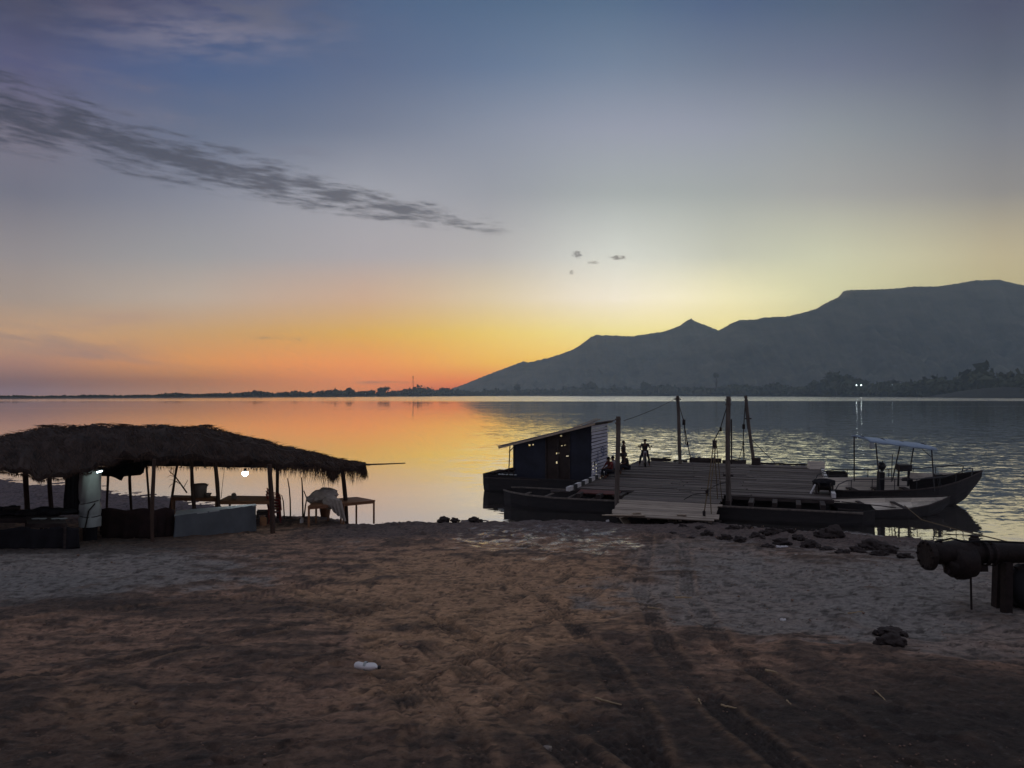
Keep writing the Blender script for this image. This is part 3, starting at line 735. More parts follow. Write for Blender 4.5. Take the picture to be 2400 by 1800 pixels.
# pontoons
for yc, hw, x0 in ((-.7, 1.55, -15.2), (9.6, 1.5, -12.5), (14.6, 1.6, -13.6)):
    m = MB(); st = [(x0, .55, -.1, .74), (x0+.5, .95, -.25, .70), (x0+1.5, hw*.85, -.4, .64), (x0+3, hw, -.45, .60), (-8, hw, -.45, .58), (-3, hw, -.45, .58), (0, hw, -.4, .6), (1.0, hw*.8, -.3, .64), (1.5, hw*.6, -.1, .68)]
    hull_mesh(m, [(a, b, c, d, yc) for a, b, c, d in st])
    part('pontoon', m, M['hull'], ferry)
m = MB()   # gunwale boards, ribs and thwarts of the open near pontoon
for s, x1 in ((-1, 1.), (1, -11.9)): m.tube([(-15.2, -.7+s*.55, .76), (-14.7, -.7+s*.95, .73), (-13.7, -.7+s*1.33, .67), (-12.2, -.7+s*1.56, .63), (x1, -.7+s*1.56, .61)], .045, 6)
for x in (-14.3, -13.1, -11.9, -10.7, -9.6): m.box((x, -.7, .50), (.14, 2.6 if x > -13 else 1.9, .05))
part('gunwale', m, M['post'], ferry)
m = MB(); m.box((-10.5, -.65, .78), (2.0, .7, .05), rot=Matrix.Rotation(.1, 3, 'X')); part('red_board', m, M['red_paint'], ferry)
m = MB(); m.box((-12.2, -1.6, .86), (.85, .42, .06), rz=.35); part('board', m, M['dark_wood'], ferry)
# striped kerbs
for x, y0, y1, n in ((-11.8, -1.6, 12.3, 19), (.02, .2, 13., 16)):
    m = MB()
    for i in range(n):
        a = y0+(y1-y0)*i/n; b = y0+(y1-y0)*(i+1)/n
        m.box((x+random.uniform(-.006,.006), (a+b)/2, ZD+.13), (.17, b-a, .2), mi=i % 2)
    for yy in np.linspace(max(y0, .2)+.3, y1-.3, 7): m.box((x, yy, ZD+.015), (.14, .16, .025), mi=1)
    k = part('kerb', m, [M['white_paint'], M['black_paint']], ferry)
    k['label'] = 'kerb painted in worn white and black blocks'
def block(m, p, s=.17):
    m.box(p, (s*.75, s*.5, s*1.35), jit=.01); m.lathe([(0,-.05*s/.17),(s*.34,-.05*s/.17),(s*.34,.05*s/.17),(0,.05*s/.17)], p, 10, Matrix.Rotation(R(90), 3, 'X'))
    m.tube([Vector(p)+Vector((0,0,s*.65)), Vector(p)+Vector((0,0,s))], .02, 6)
def L2(px, py, d):      # world point to ferry frame
    p = at(px, py, d); return Matrix.Rotation(-FR, 3, 'Z') @ (p-FO)
# masts: (foot x, y, z0, top offset x, top z, radius)
def mast(x, y, z0, dx, z1, r, cleat):
    m = MB(); n = 7; pts = []; rr = []
    for i in range(n+1):
        t = i/n; pts.append((x+dx*t+.02*math.sin(5*t+x), y+.02*math.cos(4*t+x), z0+(z1-z0)*t)); rr.append(r*(1-.15*t)*random.uniform(.94,1.06))
    m.tube(pts, rr, 10)
    for t in (.97, .93): m.tube([(x+dx*t, y, z0+(z1-z0)*t-.03), (x+dx*t, y, z0+(z1-z0)*t+.03)], r*1.18, 10)
    o = part('mast', m, M['post'], ferry)
    for z in cleat:
        m = MB(); m.beam((x+dx*(z-z0)/(z1-z0)-r*1.9, y-.02, z), (x+dx*(z-z0)/(z1-z0)+r*1.9, y-.02, z), .07, .08)
        q = part('cleat', m, M['dark_wood'], ferry); q.parent = o
    return o
mD = mast(-9.1, -3.0, .25, .03, 4.52, .118, (2.1, .95))
mB = mast(-4.42, -1.45, .4, .02, 5.42, .115, (1.9,))
mA = mast(-8.7, 15.1, ZD, -.18, 5.42, .12, (5.2,))
mC = mast(-4.05, 16.4, ZD, -.52, 5.44, .11, (3.9,))
# short raking struts on mast B and C
m = MB(); m.beam((-4.27,-1.45,2.4),(-4.27,-1.45,4.4),.06,.06); o = part('splint', m, M['dark_wood'], ferry); o.parent = mB
m = MB(); m.beam((-4.43,16.4,3.2),(-4.58,16.4,4.6),.06,.06); o = part('splint', m, M['dark_wood'], ferry); o.parent = mC
def rope(pts, r, parent, mt='rope', name='rope', sag=0.):
    m = MB(); P = [Vector(p) for p in pts]; out = []
    for a, b in zip(P[:-1], P[1:]):
        for i in range(6):
            t = i/6; q = a.lerp(b, t); q.z -= sag*4*t*(1-t); out.append(q)
    out.append(P[-1]); m.tube(out, r, 5); o = part(name, m, M[mt], ferry); o.parent = parent; return o
top = Vector((-4.42,-1.45,5.1)); bl = Vector((-4.98,-1.75,3.30))
rope([top, (-4.75,-1.6,3.95), bl+Vector((0,0,.2))], .022, mB, 'dark_rope')
m = MB(); block(m, bl, .24); o = part('pulley_block', m, M['dark_wood'], ferry); o.parent = mB
m = MB(); block(m, (-4.72,-1.6,3.95), .12); o = part('pulley_block', m, M['iron'], ferry); o.parent = mB
foot = Vector((-5.15,-4.6,.62))
mid = bl.lerp(foot, .72)
rope([bl+Vector((-.05,0,-.1)), mid, foot], .026, mB); rope([bl+Vector((.05,0,-.1)), mid+Vector((.12,0,0)), foot+Vector((.28,.1,0))], .022, mB)
m = MB(); block(m, mid, .16); o = part('pulley_block', m, M['iron'], ferry); o.parent = mB
m = MB(); block(m, foot, .15); o = part('pulley_block', m, M['iron'], ferry); o.parent = mB
rope([bl+Vector((.0,0,-.1)), (-4.86,-1.6,.7)], .02, mB); rope([bl+Vector((.1,0,-.1)), (-4.68,-1.5,.7)], .018, mB)
rope([mid+Vector((0,0,.1)), (-4.9,-1.9,1.5), (-4.5,-1.5,1.6)], .02, mB, 'dark_rope')
rope([mid, (-5.8,-2.9,1.15),(-6.2,-2.7,.9)], .018, mB, 'dark_rope')
# mast A tackle
a1 = L2(1603,990,48.8); a2 = L2(1611,1040,48.9); a3 = L2(1620,1080,49)
rope([(-8.86,15.1,5.1), a1, a2, a3], .03, mA, 'dark_rope'); rope([a1, L2(1607,1040,48.8)], .024, mA, 'dark_rope')
for p_, s_ in ((a1,.24),(a2,.14)):
    m = MB(); block(m, p_, s_); o = part('pulley_block', m, M['iron'], ferry); o.parent = mA
c1 = L2(1743,1000,51.2); c2 = L2(1742,1040,51.2)
rope([(-4.57,16.4,5.2), c1, c2, L2(1742,1082,51)], .032, mC, 'dark_rope'); rope([c2, L2(1731,1079,51)], .02, mC, 'dark_rope'); rope([c2, L2(1746,1079,51)], .02, mC, 'dark_rope')
for p_, s_ in ((c1,.24),(c2,.16)):
    m = MB(); block(m, p_, s_); o = part('pulley_block', m, M['iron'], ferry); o.parent = mC
rope([(-4.2,16.4,2.5), L2(1818,1087,51.5)], .018, mC, 'dark_rope')
# wire from mast A to the cabin post
rope([(-8.88,15.1,5.3), L2(1462,986,42.5)], .015, mA, 'dark_rope', 'wire', .1)
# winch and things at the right edge
p = L2(1932, 1148, 35.6); p.z = ZD
wch = thing('winch', 'dark humped hand winch with a pale handle at the right edge of the ferry deck', 'winch', F2W(p.x, p.y, ZD), FR)
m = MB(); m.lathe([(0,-.3),(.28,-.3),(.3,-.22),(.2,-.2),(.2,.2),(.3,.22),(.28,.3),(0,.3)], (0,0,.38), 16, Matrix.Rotation(R(90), 3, 'Y')); part('drum', m, M['iron'], wch)
m = MB(); 
for x in (-.36, .36): m.beam((x,-.25,.0),(x,0,.5),.07); m.beam((x,.25,.0),(x,0,.5),.07)
m.box((0,0,.03),(.9,.7,.06)); part('frame', m, M['dark_wood'], wch)
m = MB(); m.blob((0,0,.55),(.48,.3,.2),4,2,.3); part('cover', m, M['black_cloth'], wch)
m = MB(); m.beam((-.4,-.2,.45),(-.62,-.5,-.0+.05),.06,.05); part('handle', m, M['white_paint'], wch)
p = L2(1925, 1095, 47.5)
cr = thing('crate', 'pale crate at the far right corner of the ferry deck', 'crate', F2W(p.x-.3, p.y, ZD), FR+.2)
m = MB()
for z in (.08,.24,.4):
    for s in (-1,1): m.box((0,s*.33,z),(.9,.03,.13)); m.box((s*.43,0,z),(.03,.64,.13))
m.box((0,0,.02),(.84,.62,.03)); part('slats', m, M['hull_in'], cr)
for x in (-1,1):
    for y in (-1,1): m = MB(); m.box((x*.39,y*.29,.25),(.06,.06,.48)); part('corner_post', m, M['hull_in'], cr)
p = L2(1773, 1087, 51.); m = MB(); m.lathe([(0,0),(.3,0),(.28,.3),(.31,.42),(.29,.46),(.24,.44),(0,.43)], (0,0,0), 16)
solo('bollard', m, M['dark_wood'], 'short round bollard at the far deck edge right of the leaning mast', 'bollard').location = F2W(p.x, min(p.y, 16.3), ZD)

# ================================================================== HOUSEBOAT (cabin on its own hull, left of the deck)
hb = thing('houseboat', 'dark wooden houseboat with a slanting roof, moored against the left side of the ferry', 'houseboat', FO, FR)
m = MB(); hull_mesh(m, [(-18.3,1.3,-.35,1.0,4.9),(-17.9,1.5,-.4,.98,4.9),(-16.5,1.7,-.45,.92,4.9),(-14,1.75,-.45,.86,4.9),(-12.2,1.75,-.45,.84,4.9)], n=11); part('hull', m, M['hull'], hb)
m = MB(); 
for i in range(13):
    yy = 3.3+.26*i; m.box((-15.1, yy, .80), (5.9, .25, .05), jit=.006)
part('floor', m, M['dark_wood'], hb)
CU0, CU1, CV0, CV1 = -16.45, -11.98, 3.7, 7.6
def roofz(x): return 2.72 + (x+16.6)*(3.86-2.72)/4.6
# front wall of sheets with real holes cut (grid cells left open)
def holed_wall(mb, x0, x1, z0, ztop, y, holes, lean=0., nx=90, nz=56, th=.03):
    xs = np.linspace(x0, x1, nx+1); zf = np.linspace(0, 1, nz+1)
    ok = np.ones((nx, nz), bool)
    P = lambda x, f: Vector((x + lean*f*(x-x0)/(x1-x0), y, z0+(ztop(x)-z0)*f))
    for i in range(nx):
        for j in range(nz):
            c = P((xs[i]+xs[i+1])/2, (zf[j]+zf[j+1])/2)
            for (hx, hz, hw, hh) in holes:
                if abs(c.x-hx) < hw and abs(c.z-hz-(c.x-hx)*.1) < hh: ok[i, j] = False
    for i in range(nx):
        for j in range(nz):
            if not ok[i, j]: continue
            a, b, c, d = P(xs[i], zf[j]), P(xs[i+1], zf[j]), P(xs[i+1], zf[j+1]), P(xs[i], zf[j+1])
            mb.add([a, b, c, d, a+Vector((0,th,0)), b+Vector((0,th,0)), c+Vector((0,th,0)), d+Vector((0,th,0))], [(0,1,2,3),(7,6,5,4)])
def hole(px, py, wpx, hpx):
    # where the sight line meets the plane y = CV0 of the ferry frame
    o = Matrix.Rotation(-FR, 3, 'Z') @ (Vector((0,0,CAMZ))-FO); r = Matrix.Rotation(-FR, 3, 'Z') @ ray(px, py); k = (CV0-o.y)/r.y; q = o+r*k
    return (q.x, q.z, wpx/2/50, hpx/2/50)
HL = [hole(*h) for h in [(1241,1043,5,4),(1249,1042,4,4),(1314,1021,6,4),(1306,1063,10,4),(1331,1069,11,4),(1304,1084,4,6),(1316,1045,4,3),(1323,1044,4,3)]]
m = MB(); holed_wall(m, CU0, -14.55, .82, lambda x: roofz(x)-.06, CV0, HL, nx=50); part('wall_sheet', m, M['blue_sheet'], hb)
m = MB(); holed_wall(m, -14.55, -13.2, .82, lambda x: roofz(x)-.06, CV0+.05, HL, nx=46); part('door', m, M['brown_sheet'], hb)
m = MB(); holed_wall(m, -13.2, CU1, .82, lambda x: roofz(x)-.06, CV0, HL, nx=50); part('wall_sheet', m, M['blue_sheet'], hb)
for x in (CU0, -14.55, -13.85, -13.2): 
    m = MB(); m.box((x, CV0-.02, (.82+roofz(x)-.08)/2), (.07, .06, roofz(x)-.08-.82)); part('post', m, M['dark_wood'], hb)
# right side wall: white boards, leaning, lit by the open sky
m = MB(); z = .86; i = 0
H1 = [hole(0,0,0,0)] 
while z < 3.78:
    h = .185
    a0, a1 = CV0+.02, CV1
    top0 = z+h-.015
    gaps = [(4.1,4.45)] if i == 4 else ([(4.9,5.15)] if i == 2 else [])
    segs = [(a0, a1)]
    for g0, g1 in gaps: segs = [(a0, g0), (g1, a1)]
    for s0, s1 in segs:
        x = CU1+.02+.02*random.random()
        m.box((x, (s0+s1)/2, z+h/2), (.025, s1-s0, h-.045), rot=Matrix.Rotation(.12, 3, 'Y') @ Matrix.Rotation(random.uniform(-.008,.008), 3, 'X'))
    z += h; i += 1
part('side_wall', m, M['siding'], hb)
# blue painted marks on the side boards
def mark(pts, w=.05):
    m = MB()
    for a, b in zip(pts[:-1], pts[1:]): m.beam((CU1+.072, a[0], a[1]), (CU1+.072, b[0], b[1]), .012, w)
    part('lettering', m, M['blue_paint'], hb)
mark([(5.0,2.35),(5.0,1.85),(4.75,1.75),(4.55,1.95)], .06); mark([(5.7,2.45),(6.1,2.45)], .05); mark([(6.2,2.5),(5.75,2.42),(5.75,2.25),(6.2,2.2),(6.2,2.0),(5.75,1.95)], .05); mark([(6.35,2.5),(6.35,2.0),(6.7,2.0),(6.7,2.5)], .05)
m = MB()
for a, b in ((CV0+.03, 4.1), (4.5, 4.88), (5.2, CV1)): m.beam((CU1-.04, a, 1.3), (CU1-.04, b, 1.3), .01, .9)
m.beam((CU1-.04, CV0+.03, 2.6), (CU1-.04, CV1, 2.6), .01, 1.7); part('backing_sheet', m, M['brown_sheet'], hb)  # added sheet that blocks the gaps and keeps the board seams dark
# interior frame, back left open to the water
for x, y in ((CU0+.05, CV1), (-14.2, CV1), (CU1-.05, CV1)):
    m = MB(); m.box((x, y, (.82+roofz(x))/2-.03), (.09,.09, roofz(x)-.88)); part('post', m, M['dark_wood'], hb)
# left side: low wall and a doorway gap
m = MB()
for i in range(6): m.box((CU0-.02, CV0+.3+.14*i, 1.75), (.03, .12, 1.8), jit=.01)
m.beam((CU0-.28, CV0-.1, .95), (CU0-.2, CV0-.1, 2.6), .05); m.beam((CU0-.27, CV0-.1, 2.25), (CU0, CV0-.05, 2.55), .05); part('side_slats', m, M['dark_wood'], hb)
# roof: corrugated sheet and battens
m = MB(); n = 60; x0, x1, y0, y1 = -17.25, -11.55, 3.2, 8.0
vs = []
for j in range(2):
    for i in range(n+1):
        for k in (0, 1):
            yy = y0+(y1-y0)*i/n; x = (x0, x1)[j]; vs.append((x, yy, roofz(x)+.02+.02*math.sin(i*2.1)+.03*k))
def vi(j, i, k): return j*(n+1)*2+i*2+k
fs = []
for i in range(n): fs += [(vi(0,i,1),vi(1,i,1),vi(1,i+1,1),vi(0,i+1,1)), (vi(0,i,0),vi(0,i+1,0),vi(1,i+1,0),vi(1,i,0)), (vi(0,i,0),vi(0,i,1),vi(0,i+1,1),vi(0,i+1,0)), (vi(1,i,0),vi(1,i+1,0),vi(1,i+1,1),vi(1,i,1))]
fs += [(vi(0,0,0),vi(1,0,0),vi(1,0,1),vi(0,0,1)), (vi(0,n,0),vi(0,n,1),vi(1,n,1),vi(1,n,0))]
m.add(vs, fs); rf = part('roof', m, M['roof_tin'], hb)
m = MB(); m.beam((x0+.05,y0+.02,roofz(x0)-.05),(x1-.1,y0+.02,roofz(x1)-.05),.05,.10); m.beam((x0+.3,y1-.4,roofz(x0)-.05),(x1-.1,y1-.4,roofz(x1)-.05),.05,.10)
part('fascia', m, M['plank'], rf)
m = MB()
for a, b in (((-12.9,3.4),(-11.6,3.6)),((-12.3,3.9),(-11.4,3.5)),((-12.7,3.3),(-12.4,3.5))):
    m.beam((a[0],a[1],roofz(a[0])+.08),(b[0],b[1],roofz(b[0])+random.uniform(.12,.3)),.06,.04)
part('loose_batten', m, M['plank'], rf)
# rubbish sheeting on the left deck of the houseboat
m = MB(); n = 14; vs = []
for i in range(n+1):
    for j in range(7):
        u = i/n; v = j/6; x = -18.1+1.75*u; y = 3.6+2.4*v; vs.append((x, y, .98+.42*u*math.sin(math.pi*min(1,v+.25))+.04*random.random()))
m.add(vs, [(i*7+j, (i+1)*7+j, (i+1)*7+j+1, i*7+j+1) for i in range(n) for j in range(6)])
tp = m.build('tarpaulin', M['dark_cloth'], None, True); tp.location = FO; tp.rotation_euler = (0,0,FR)
sm = tp.modifiers.new('solid', 'SOLIDIFY'); sm.thickness = .02
tag(tp, 'crumpled brown tarpaulin heaped on the left end of the houseboat', 'tarpaulin')
m = MB()
for i in range(7): m.blob((-17.2+.15*i+random.uniform(-.1,.1), 3.45+.05*random.random(), 1.0), (.1,.08,.05), i, 1, .3)
sc = m.build('rag', M['sheet'], None, True); sc.location = FO; sc.rotation_euler = (0,0,FR); tag(sc, 'pale rag lying in front of the brown tarpaulin on the houseboat', 'rag')

# ================================================================== boats on the right
def local_frame(p, rz): return p, rz
# motor boat with blue canopy. local x towards the bow
BP = Vector((19.6, 38.3, 0)); BR = R(2)
mbt = thing('motor_boat', 'long dark boat with a thin blue canopy, white inside and a raked pointed bow', 'boat', BP, BR)
mbt.rotation_euler = (R(5), 0, BR)
m = MB(); hull_mesh(m, [(-4.1,1.05,-.15,.95),(-3.6,1.2,-.3,.93),(-2,1.3,-.35,.92),(0,1.3,-.35,.98),(1.2,1.15,-.3,1.08),(2.3,.82,-.18,1.24),(3.1,.48,.25,1.40),(3.8,.16,1.0,1.56),(4.05,.05,1.35,1.62)], n=13, th=.05)
hu = part('hull', m, M['hull'], mbt)
m = MB()  # pale inner lining, just inside the far side
for k, (zt, zb) in enumerate(((1.12,.92),(.91,.69),(.68,.44),(.43,.2))):
    for a, b in ((-3.9,-2.2),(-2.19,-.6),(-.59,1.0)):
        m.box(((a+b)/2, 1.19-.06*k, (zt+zb)/2+(.02 if a > -1 else 0)), (b-a, .02, zt-zb), rot=Matrix.Rotation(-.15, 3, 'X'))
m.box((1.7, .96, 1.0), (1.4, .02, .75), rz=-.28); m.box((2.8,.60,1.15),(.95,.02,.6), rz=-.42)
m.box((-1.4, 0, .12), (5., 2.0, .03)); part('lining', m, M['hull_in'], mbt)
m = MB(); 
for s in (-1, 1): m.tube([(-4.1,s*1.05,.97),(-3.6,s*1.2,.95),(-2,s*1.3,.94),(0,s*1.3,1.0),(1.2,s*1.15,1.10),(2.3,s*.82,1.26),(3.1,s*.48,1.42),(3.8,s*.16,1.58),(4.1,0,1.66)], .04, 6)
part('gunwale', m, M['dark_wood'], mbt)
# canopy on poles
cz = lambda x: 3.36 - (x+2.1)*.12
m = MB(); n = 16; vs = []
for k in (0, 1):
    for i in range(n+1):
        for j in range(9):
            x = -2.2+3.35*i/n; v = -1+2*j/8; vs.append((x, v*.95, cz(x)+.05*(1-v*v)+.012*math.sin(i*1.7+j)-.07*k - (.04*abs(v)**8)))
q = (n+1)*9
fs = [(i*9+j,(i+1)*9+j,(i+1)*9+j+1,i*9+j+1) for i in range(n) for j in range(8)]; fs += [tuple(q+a for a in f[::-1]) for f in fs]
fs += [(j, j+1, q+j+1, q+j) for j in range(8)] + [(n*9+j+1, n*9+j, q+n*9+j, q+n*9+j+1) for j in range(8)]
fs += [((i+1)*9, i*9, q+i*9, q+(i+1)*9) for i in range(n)] + [(i*9+8, (i+1)*9+8, q+(i+1)*9+8, q+i*9+8) for i in range(n)]
m.add(vs, fs); part('canopy', m, M['canopy'], mbt, True)
for x, s, dx in ((-2.1,1,.25),(-1.9,-1,.15),(.35,1,-.5),(.9,-1,.1),(1.05,1,-.15)):
    m = MB(); m.tube([(x+dx if x < 0 else x-dx*-.4, s*1.2, .9),(x, s*.88, cz(x)-.02)], .035, 6); part('canopy_pole', m, M['pipe'], mbt)
m = MB(); m.tube([(-2.1,-.85,cz(-2.1)-.07),(1.0,-.85,cz(1.)-.07)], .03, 6); m.tube([(-2.1,.85,cz(-2.1)-.07),(1.,.85,cz(1.)-.07)], .03, 6)
for x in (-2.1,-1.1,-.1,1.0): m.tube([(x,-.85,cz(x)-.07),(x,0,cz(x)+.08),(x,.85,cz(x)-.07)], .02, 6)
m.tube([(.95,-.88,cz(.95)-.1),(.4,-.88,cz(.4)-.1),(.9,-1.0,2.5)], .02, 5); part('canopy_frame', m, M['pipe'], mbt)
m = MB(); m.blob((-2.08,-.86,3.14),(.13,.1,.22),3,2,.2); part('float', m, M['sheet'], mbt)
# side rails
def rail(s):
    m = MB(); m.tube([(-3.95,s*1.15,.95),(-3.8,s*1.17,1.25),(-3.4,s*1.2,1.45),(-2.8,s*1.25,1.52),(0,s*1.28,1.52),(1.5,s*1.1,1.6),(2.6,s*.72,1.78),(3.2,s*.45,1.9),(3.35,s*.38,1.84),(3.3,s*.38,1.5)], .025, 6)
    for x, w, z, zt in ((-3.2,1.22,.93,1.48),(-2.2,1.28,.93,1.52),(-1.1,1.29,.95,1.52),(0,1.28,.98,1.52),(1.2,1.14,1.08,1.58),(2.2,.85,1.22,1.71)): m.tube([(x, s*w, z),(x, s*w, zt)], .02, 6)
    return m
for s in (-1, 1): part('rail', rail(s), M['pipe'], mbt)
for x in (-2.2, -.9, .6):
    m = MB(); m.box((x, 0, .62), (.32, 2.2, .04)); m.box((x,.7,.36),(.28,.04,.46)); m.box((x,-.7,.36),(.28,.04,.46)); part('bench', m, M['dark_wood'], mbt)
m = MB(); m.box((-1.05,.1,1.15),(.25,.3,.95)); m.blob((-1.05,.05,1.9),(.2,.18,.24),2,2,.25); m.tube([(-1.05,0,1.6),(-1.05,0,2.2)],.02,6); part('steering_console', m, M['engine'], mbt)
m = MB(); m.box((.05,0,1.85),(.62,.4,.3),jit=.03); m.box((-.2,0,1.35),(.07,.07,.9)); m.box((.3,0,1.35),(.07,.07,.9)); m.tube([(-.5,.1,1.1),(-.5,.1,2.5)], .02, 6); part('motor', m, M['engine'], mbt)
m = MB(); m.tube([(1.7,-.5,.6),(1.55,-.5,1.55)],.07,8); m.box((1.5,-.5,1.5),(.35,.25,.22),jit=.02); part('capstan', m, M['engine'], mbt)
# near small boat
RP = Vector((17.2, 34.9, 0)); RR = R(3)
rb = thing('rowing_boat', 'small open boat with a pale bare inside, in front of the canopy boat', 'boat', RP, RR)
rb.rotation_euler = (R(7.5), 0, RR)
m = MB(); st = [(-2.75,.85,-.1,.52),(-2.2,1.0,-.2,.5),(-1.,1.08,-.25,.5),(.4,1.02,-.22,.54),(1.5,.72,-.12,.62),(2.4,.3,.1,.74),(2.9,.05,.5,.84)]
hull_mesh(m, st, n=11, th=.05); part('hull', m, M['hull'], rb)
m = MB(); k = 0
for a, b in zip(st[:-1], st[1:]):
    for f0, f1 in ((.97,.66),(.64,.33),(.31,.05)):
        def ip(s, f): w = (s[1]-.07)*(1 if f > .6 else .55+.75*f); return (s[0], w, s[2]+.1+(s[3]-s[2]-.1)*f)
        m.add([ip(a,f0), ip(b,f0), ip(b,f1), ip(a,f1)], [(0,1,2,3)])
m.add([(-2.7,-.55,.03),(-2.7,.55,.03),(1.5,.45,.03),(2.2,.12,.2),(2.2,-.12,.2),(1.5,-.45,.03)], [(0,1,2,3,4,5)])
lo = part('lining', m, M['hull_in'], rb); lo.modifiers.new('solid', 'SOLIDIFY').thickness = .012
m = MB(); 
for s in (-1, 1): m.tube([(p[0], s*p[1], p[3]+.015) for p in st], .03, 6)
part('gunwale', m, M['dark_wood'], rb)
for x, w in ((-.9,2.0),(.7,1.8)): 
    m = MB(); m.box((x,0,.36),(.2,w,.035)); part('thwart', m, M['dark_wood'], rb)
m = MB(); m.tube([(-2.0,.35,.52),(-.4,-.35,.5),(.1,-.5,.47)], .025, 6); m.box((-2.3,.42,.53),(.5,.14,.02), rz=-.4)
oo = m.build('oar', M['dark_wood']); oo.location = RP; oo.rotation_euler = (R(7.5),0,RR); tag(oo, 'wooden oar lying across the pale inside of the small open boat', 'oar')
# mooring rope to the right
m = MB(); a = Vector((17.5, 33.9, .55)); b = Vector((15.6, 14.2, 2.85)); mid = at(2290, 1252, 28)
P = [a, at(2160,1218,31), at(2250,1243,28.5), at(2330,1262,26), at(2420,1284,24), at(2520,1310,22.5)]
m.tube(P, .022, 6); solo('mooring_rope', m, M['rope'], 'thin mooring rope running from the small open boat to the right', 'rope', P[0])

# ================================================================== rusty pipe unit at the far right
PX = ong(2352, 1440)          # foot of the legs
d0 = PX.y
pu = thing('pipe_trailer', 'heavy rusty pipe with a flanged end and a round bulging housing, standing on steel legs', 'machinery', (PX.x, d0, PX.z-.02), R(3))
def pl(px, py, dd=0):       # photo point to the frame of this thing
    p = at(px, py, d0+dd); return Matrix.Rotation(-R(3), 3, 'Z') @ (p-Vector((PX.x, d0, PX.z-.02)))
a = pl(2178, 1297); b = pl(2420, 1297)
ax = (b-a).normalized(); RX = Matrix.Rotation(R(90), 3, 'Y')
k = d0/F
m = MB()
prof = [(0,-.005),(30*k,0),(31*k,8*k),(30*k,9*k)]
def lx(mb, pr, c, seg=22): mb.lathe([(r, z) for r, z in pr], c, seg, RX)
lx(m, [(0,0),(25*k,0),(26*k,30*k),(30*k,60*k),(30*k,90*k),(25*k,110*k),(24*k,300*k),(24*k,420*k),(0,420*k)], a); part('pipe', m, M['iron'], pu, True)
m = MB(); lx(m, [(0,-10*k),(34*k,-10*k),(35*k,-6*k),(35*k,1*k),(33*k,3*k),(0,3*k)], a-Vector((0,0,4*k)))
for i in range(10): 
    aa = i*.628; m.lathe([(0,-14*k),(3*k,-14*k),(3*k,-10*k)], a+Vector((0, 29*k*math.cos(aa), 29*k*math.sin(aa)-4*k)), 6, RX)
part('flange', m, M['iron'], pu)
m = MB(); c = pl(2252, 1312); m.blob(c, (36*k, 38*k, 44*k), 3, 4, .16); m.blob(c+Vector((-.16,-.05,-.1)), (20*k,26*k,24*k), 8, 3, .3); lx(m, [(0,-26*k),(38*k,-24*k),(40*k,-8*k),(40*k,8*k),(38*k,24*k),(0,26*k)], c-Vector((0,0,2*k))); part('housing', m, M['iron'], pu, True)
m = MB(); m.lathe([(0,0),(12*k,0),(12*k,18*k),(9*k,20*k),(9*k,26*k),(0,27*k)], pl(2284,1280), 12); m.beam(pl(2276,1264),pl(2293,1262),5*k); part('valve', m, M['iron'], pu)
m = MB(); m.box(pl(2298,1330), (22*k,24*k,16*k), jit=.01); part('bracket', m, M['iron'], pu)
m = MB(); m.tube([pl(2174,1322),pl(2170,1335)], 5*k, 8); part('bolt', m, M['iron'], pu)
for px0, px1, dd in ((2340,2336,.25),(2360,2358,-.1)):
    m = MB(); t_ = pl(px0,1318,dd); f = pl(px1, 1440 if dd < 0 else 1424, dd); f.z = -.05; m.beam(f, t_, .115, .14); m.box((f.x,f.y,.03),(.26,.26,.04)); part('leg', m, M['iron'], pu)
for i, (qx, qy, qd) in enumerate(((2205,1276,0),(2318,1276,0),(2222,1340,-.12))):
    m = MB(); m.box(pl(qx,qy,qd), (10*k,10*k,8*k), jit=.008); m.lathe([(0,0),(4*k,0),(4*k,5*k),(0,5*k)], pl(qx,qy-4,qd), 6); part('nut', m, M['iron'], pu)
m = MB(); lx(m, [(27*k,0),(29*k,1*k),(29*k,9*k),(27*k,10*k)], pl(2300,1297)); lx(m, [(27*k,0),(28.5*k,1*k),(28.5*k,6*k),(27*k,7*k)], pl(2318,1297)); part('collar', m, M['iron'], pu)
m = MB(); m.tube([pl(2192,1270,-.1), pl(2230,1262,-.12), pl(2262,1270,-.2), pl(2300,1268,-.1), pl(2400,1272,-.1)], .016, 6); part('hose', m, M['rubber'], pu)
m = MB(); m.tube([pl(2275,1345),(pl(2275,1345).x+.01,pl(2275,1345).y,.02)], .018, 6); part('drop_chain', m, M['iron'], pu)
m = MB(); c = pl(2416, 1378, .1); m.lathe([(.12,-.12),(.34,-.12),(.40,-.05),(.40,.05),(.34,.12),(.12,.12),(.12,-.12)], c, 24, Matrix.Rotation(R(70), 3, 'X') @ Matrix.Rotation(.2, 3, 'Y')); part('tyre', m, M['rubber'], pu, True)
m = MB(); m.lathe([(0,-.06),(.13,-.06),(.13,.06),(0,.06)], c, 16, Matrix.Rotation(R(70), 3, 'X')@ Matrix.Rotation(.2, 3, 'Y')); part('rim', m, M['iron'], pu)
m = MB(); m.beam(pl(2370,1340,.1), c+Vector((.1,.1,0)), .08); m.beam(pl(2385,1325,.1), c, .1); m.blob((c.x+.1, c.y+.15, .12), (.3,.25,.18), 4, 2, .4); part('axle_frame', m, M['iron'], pu)

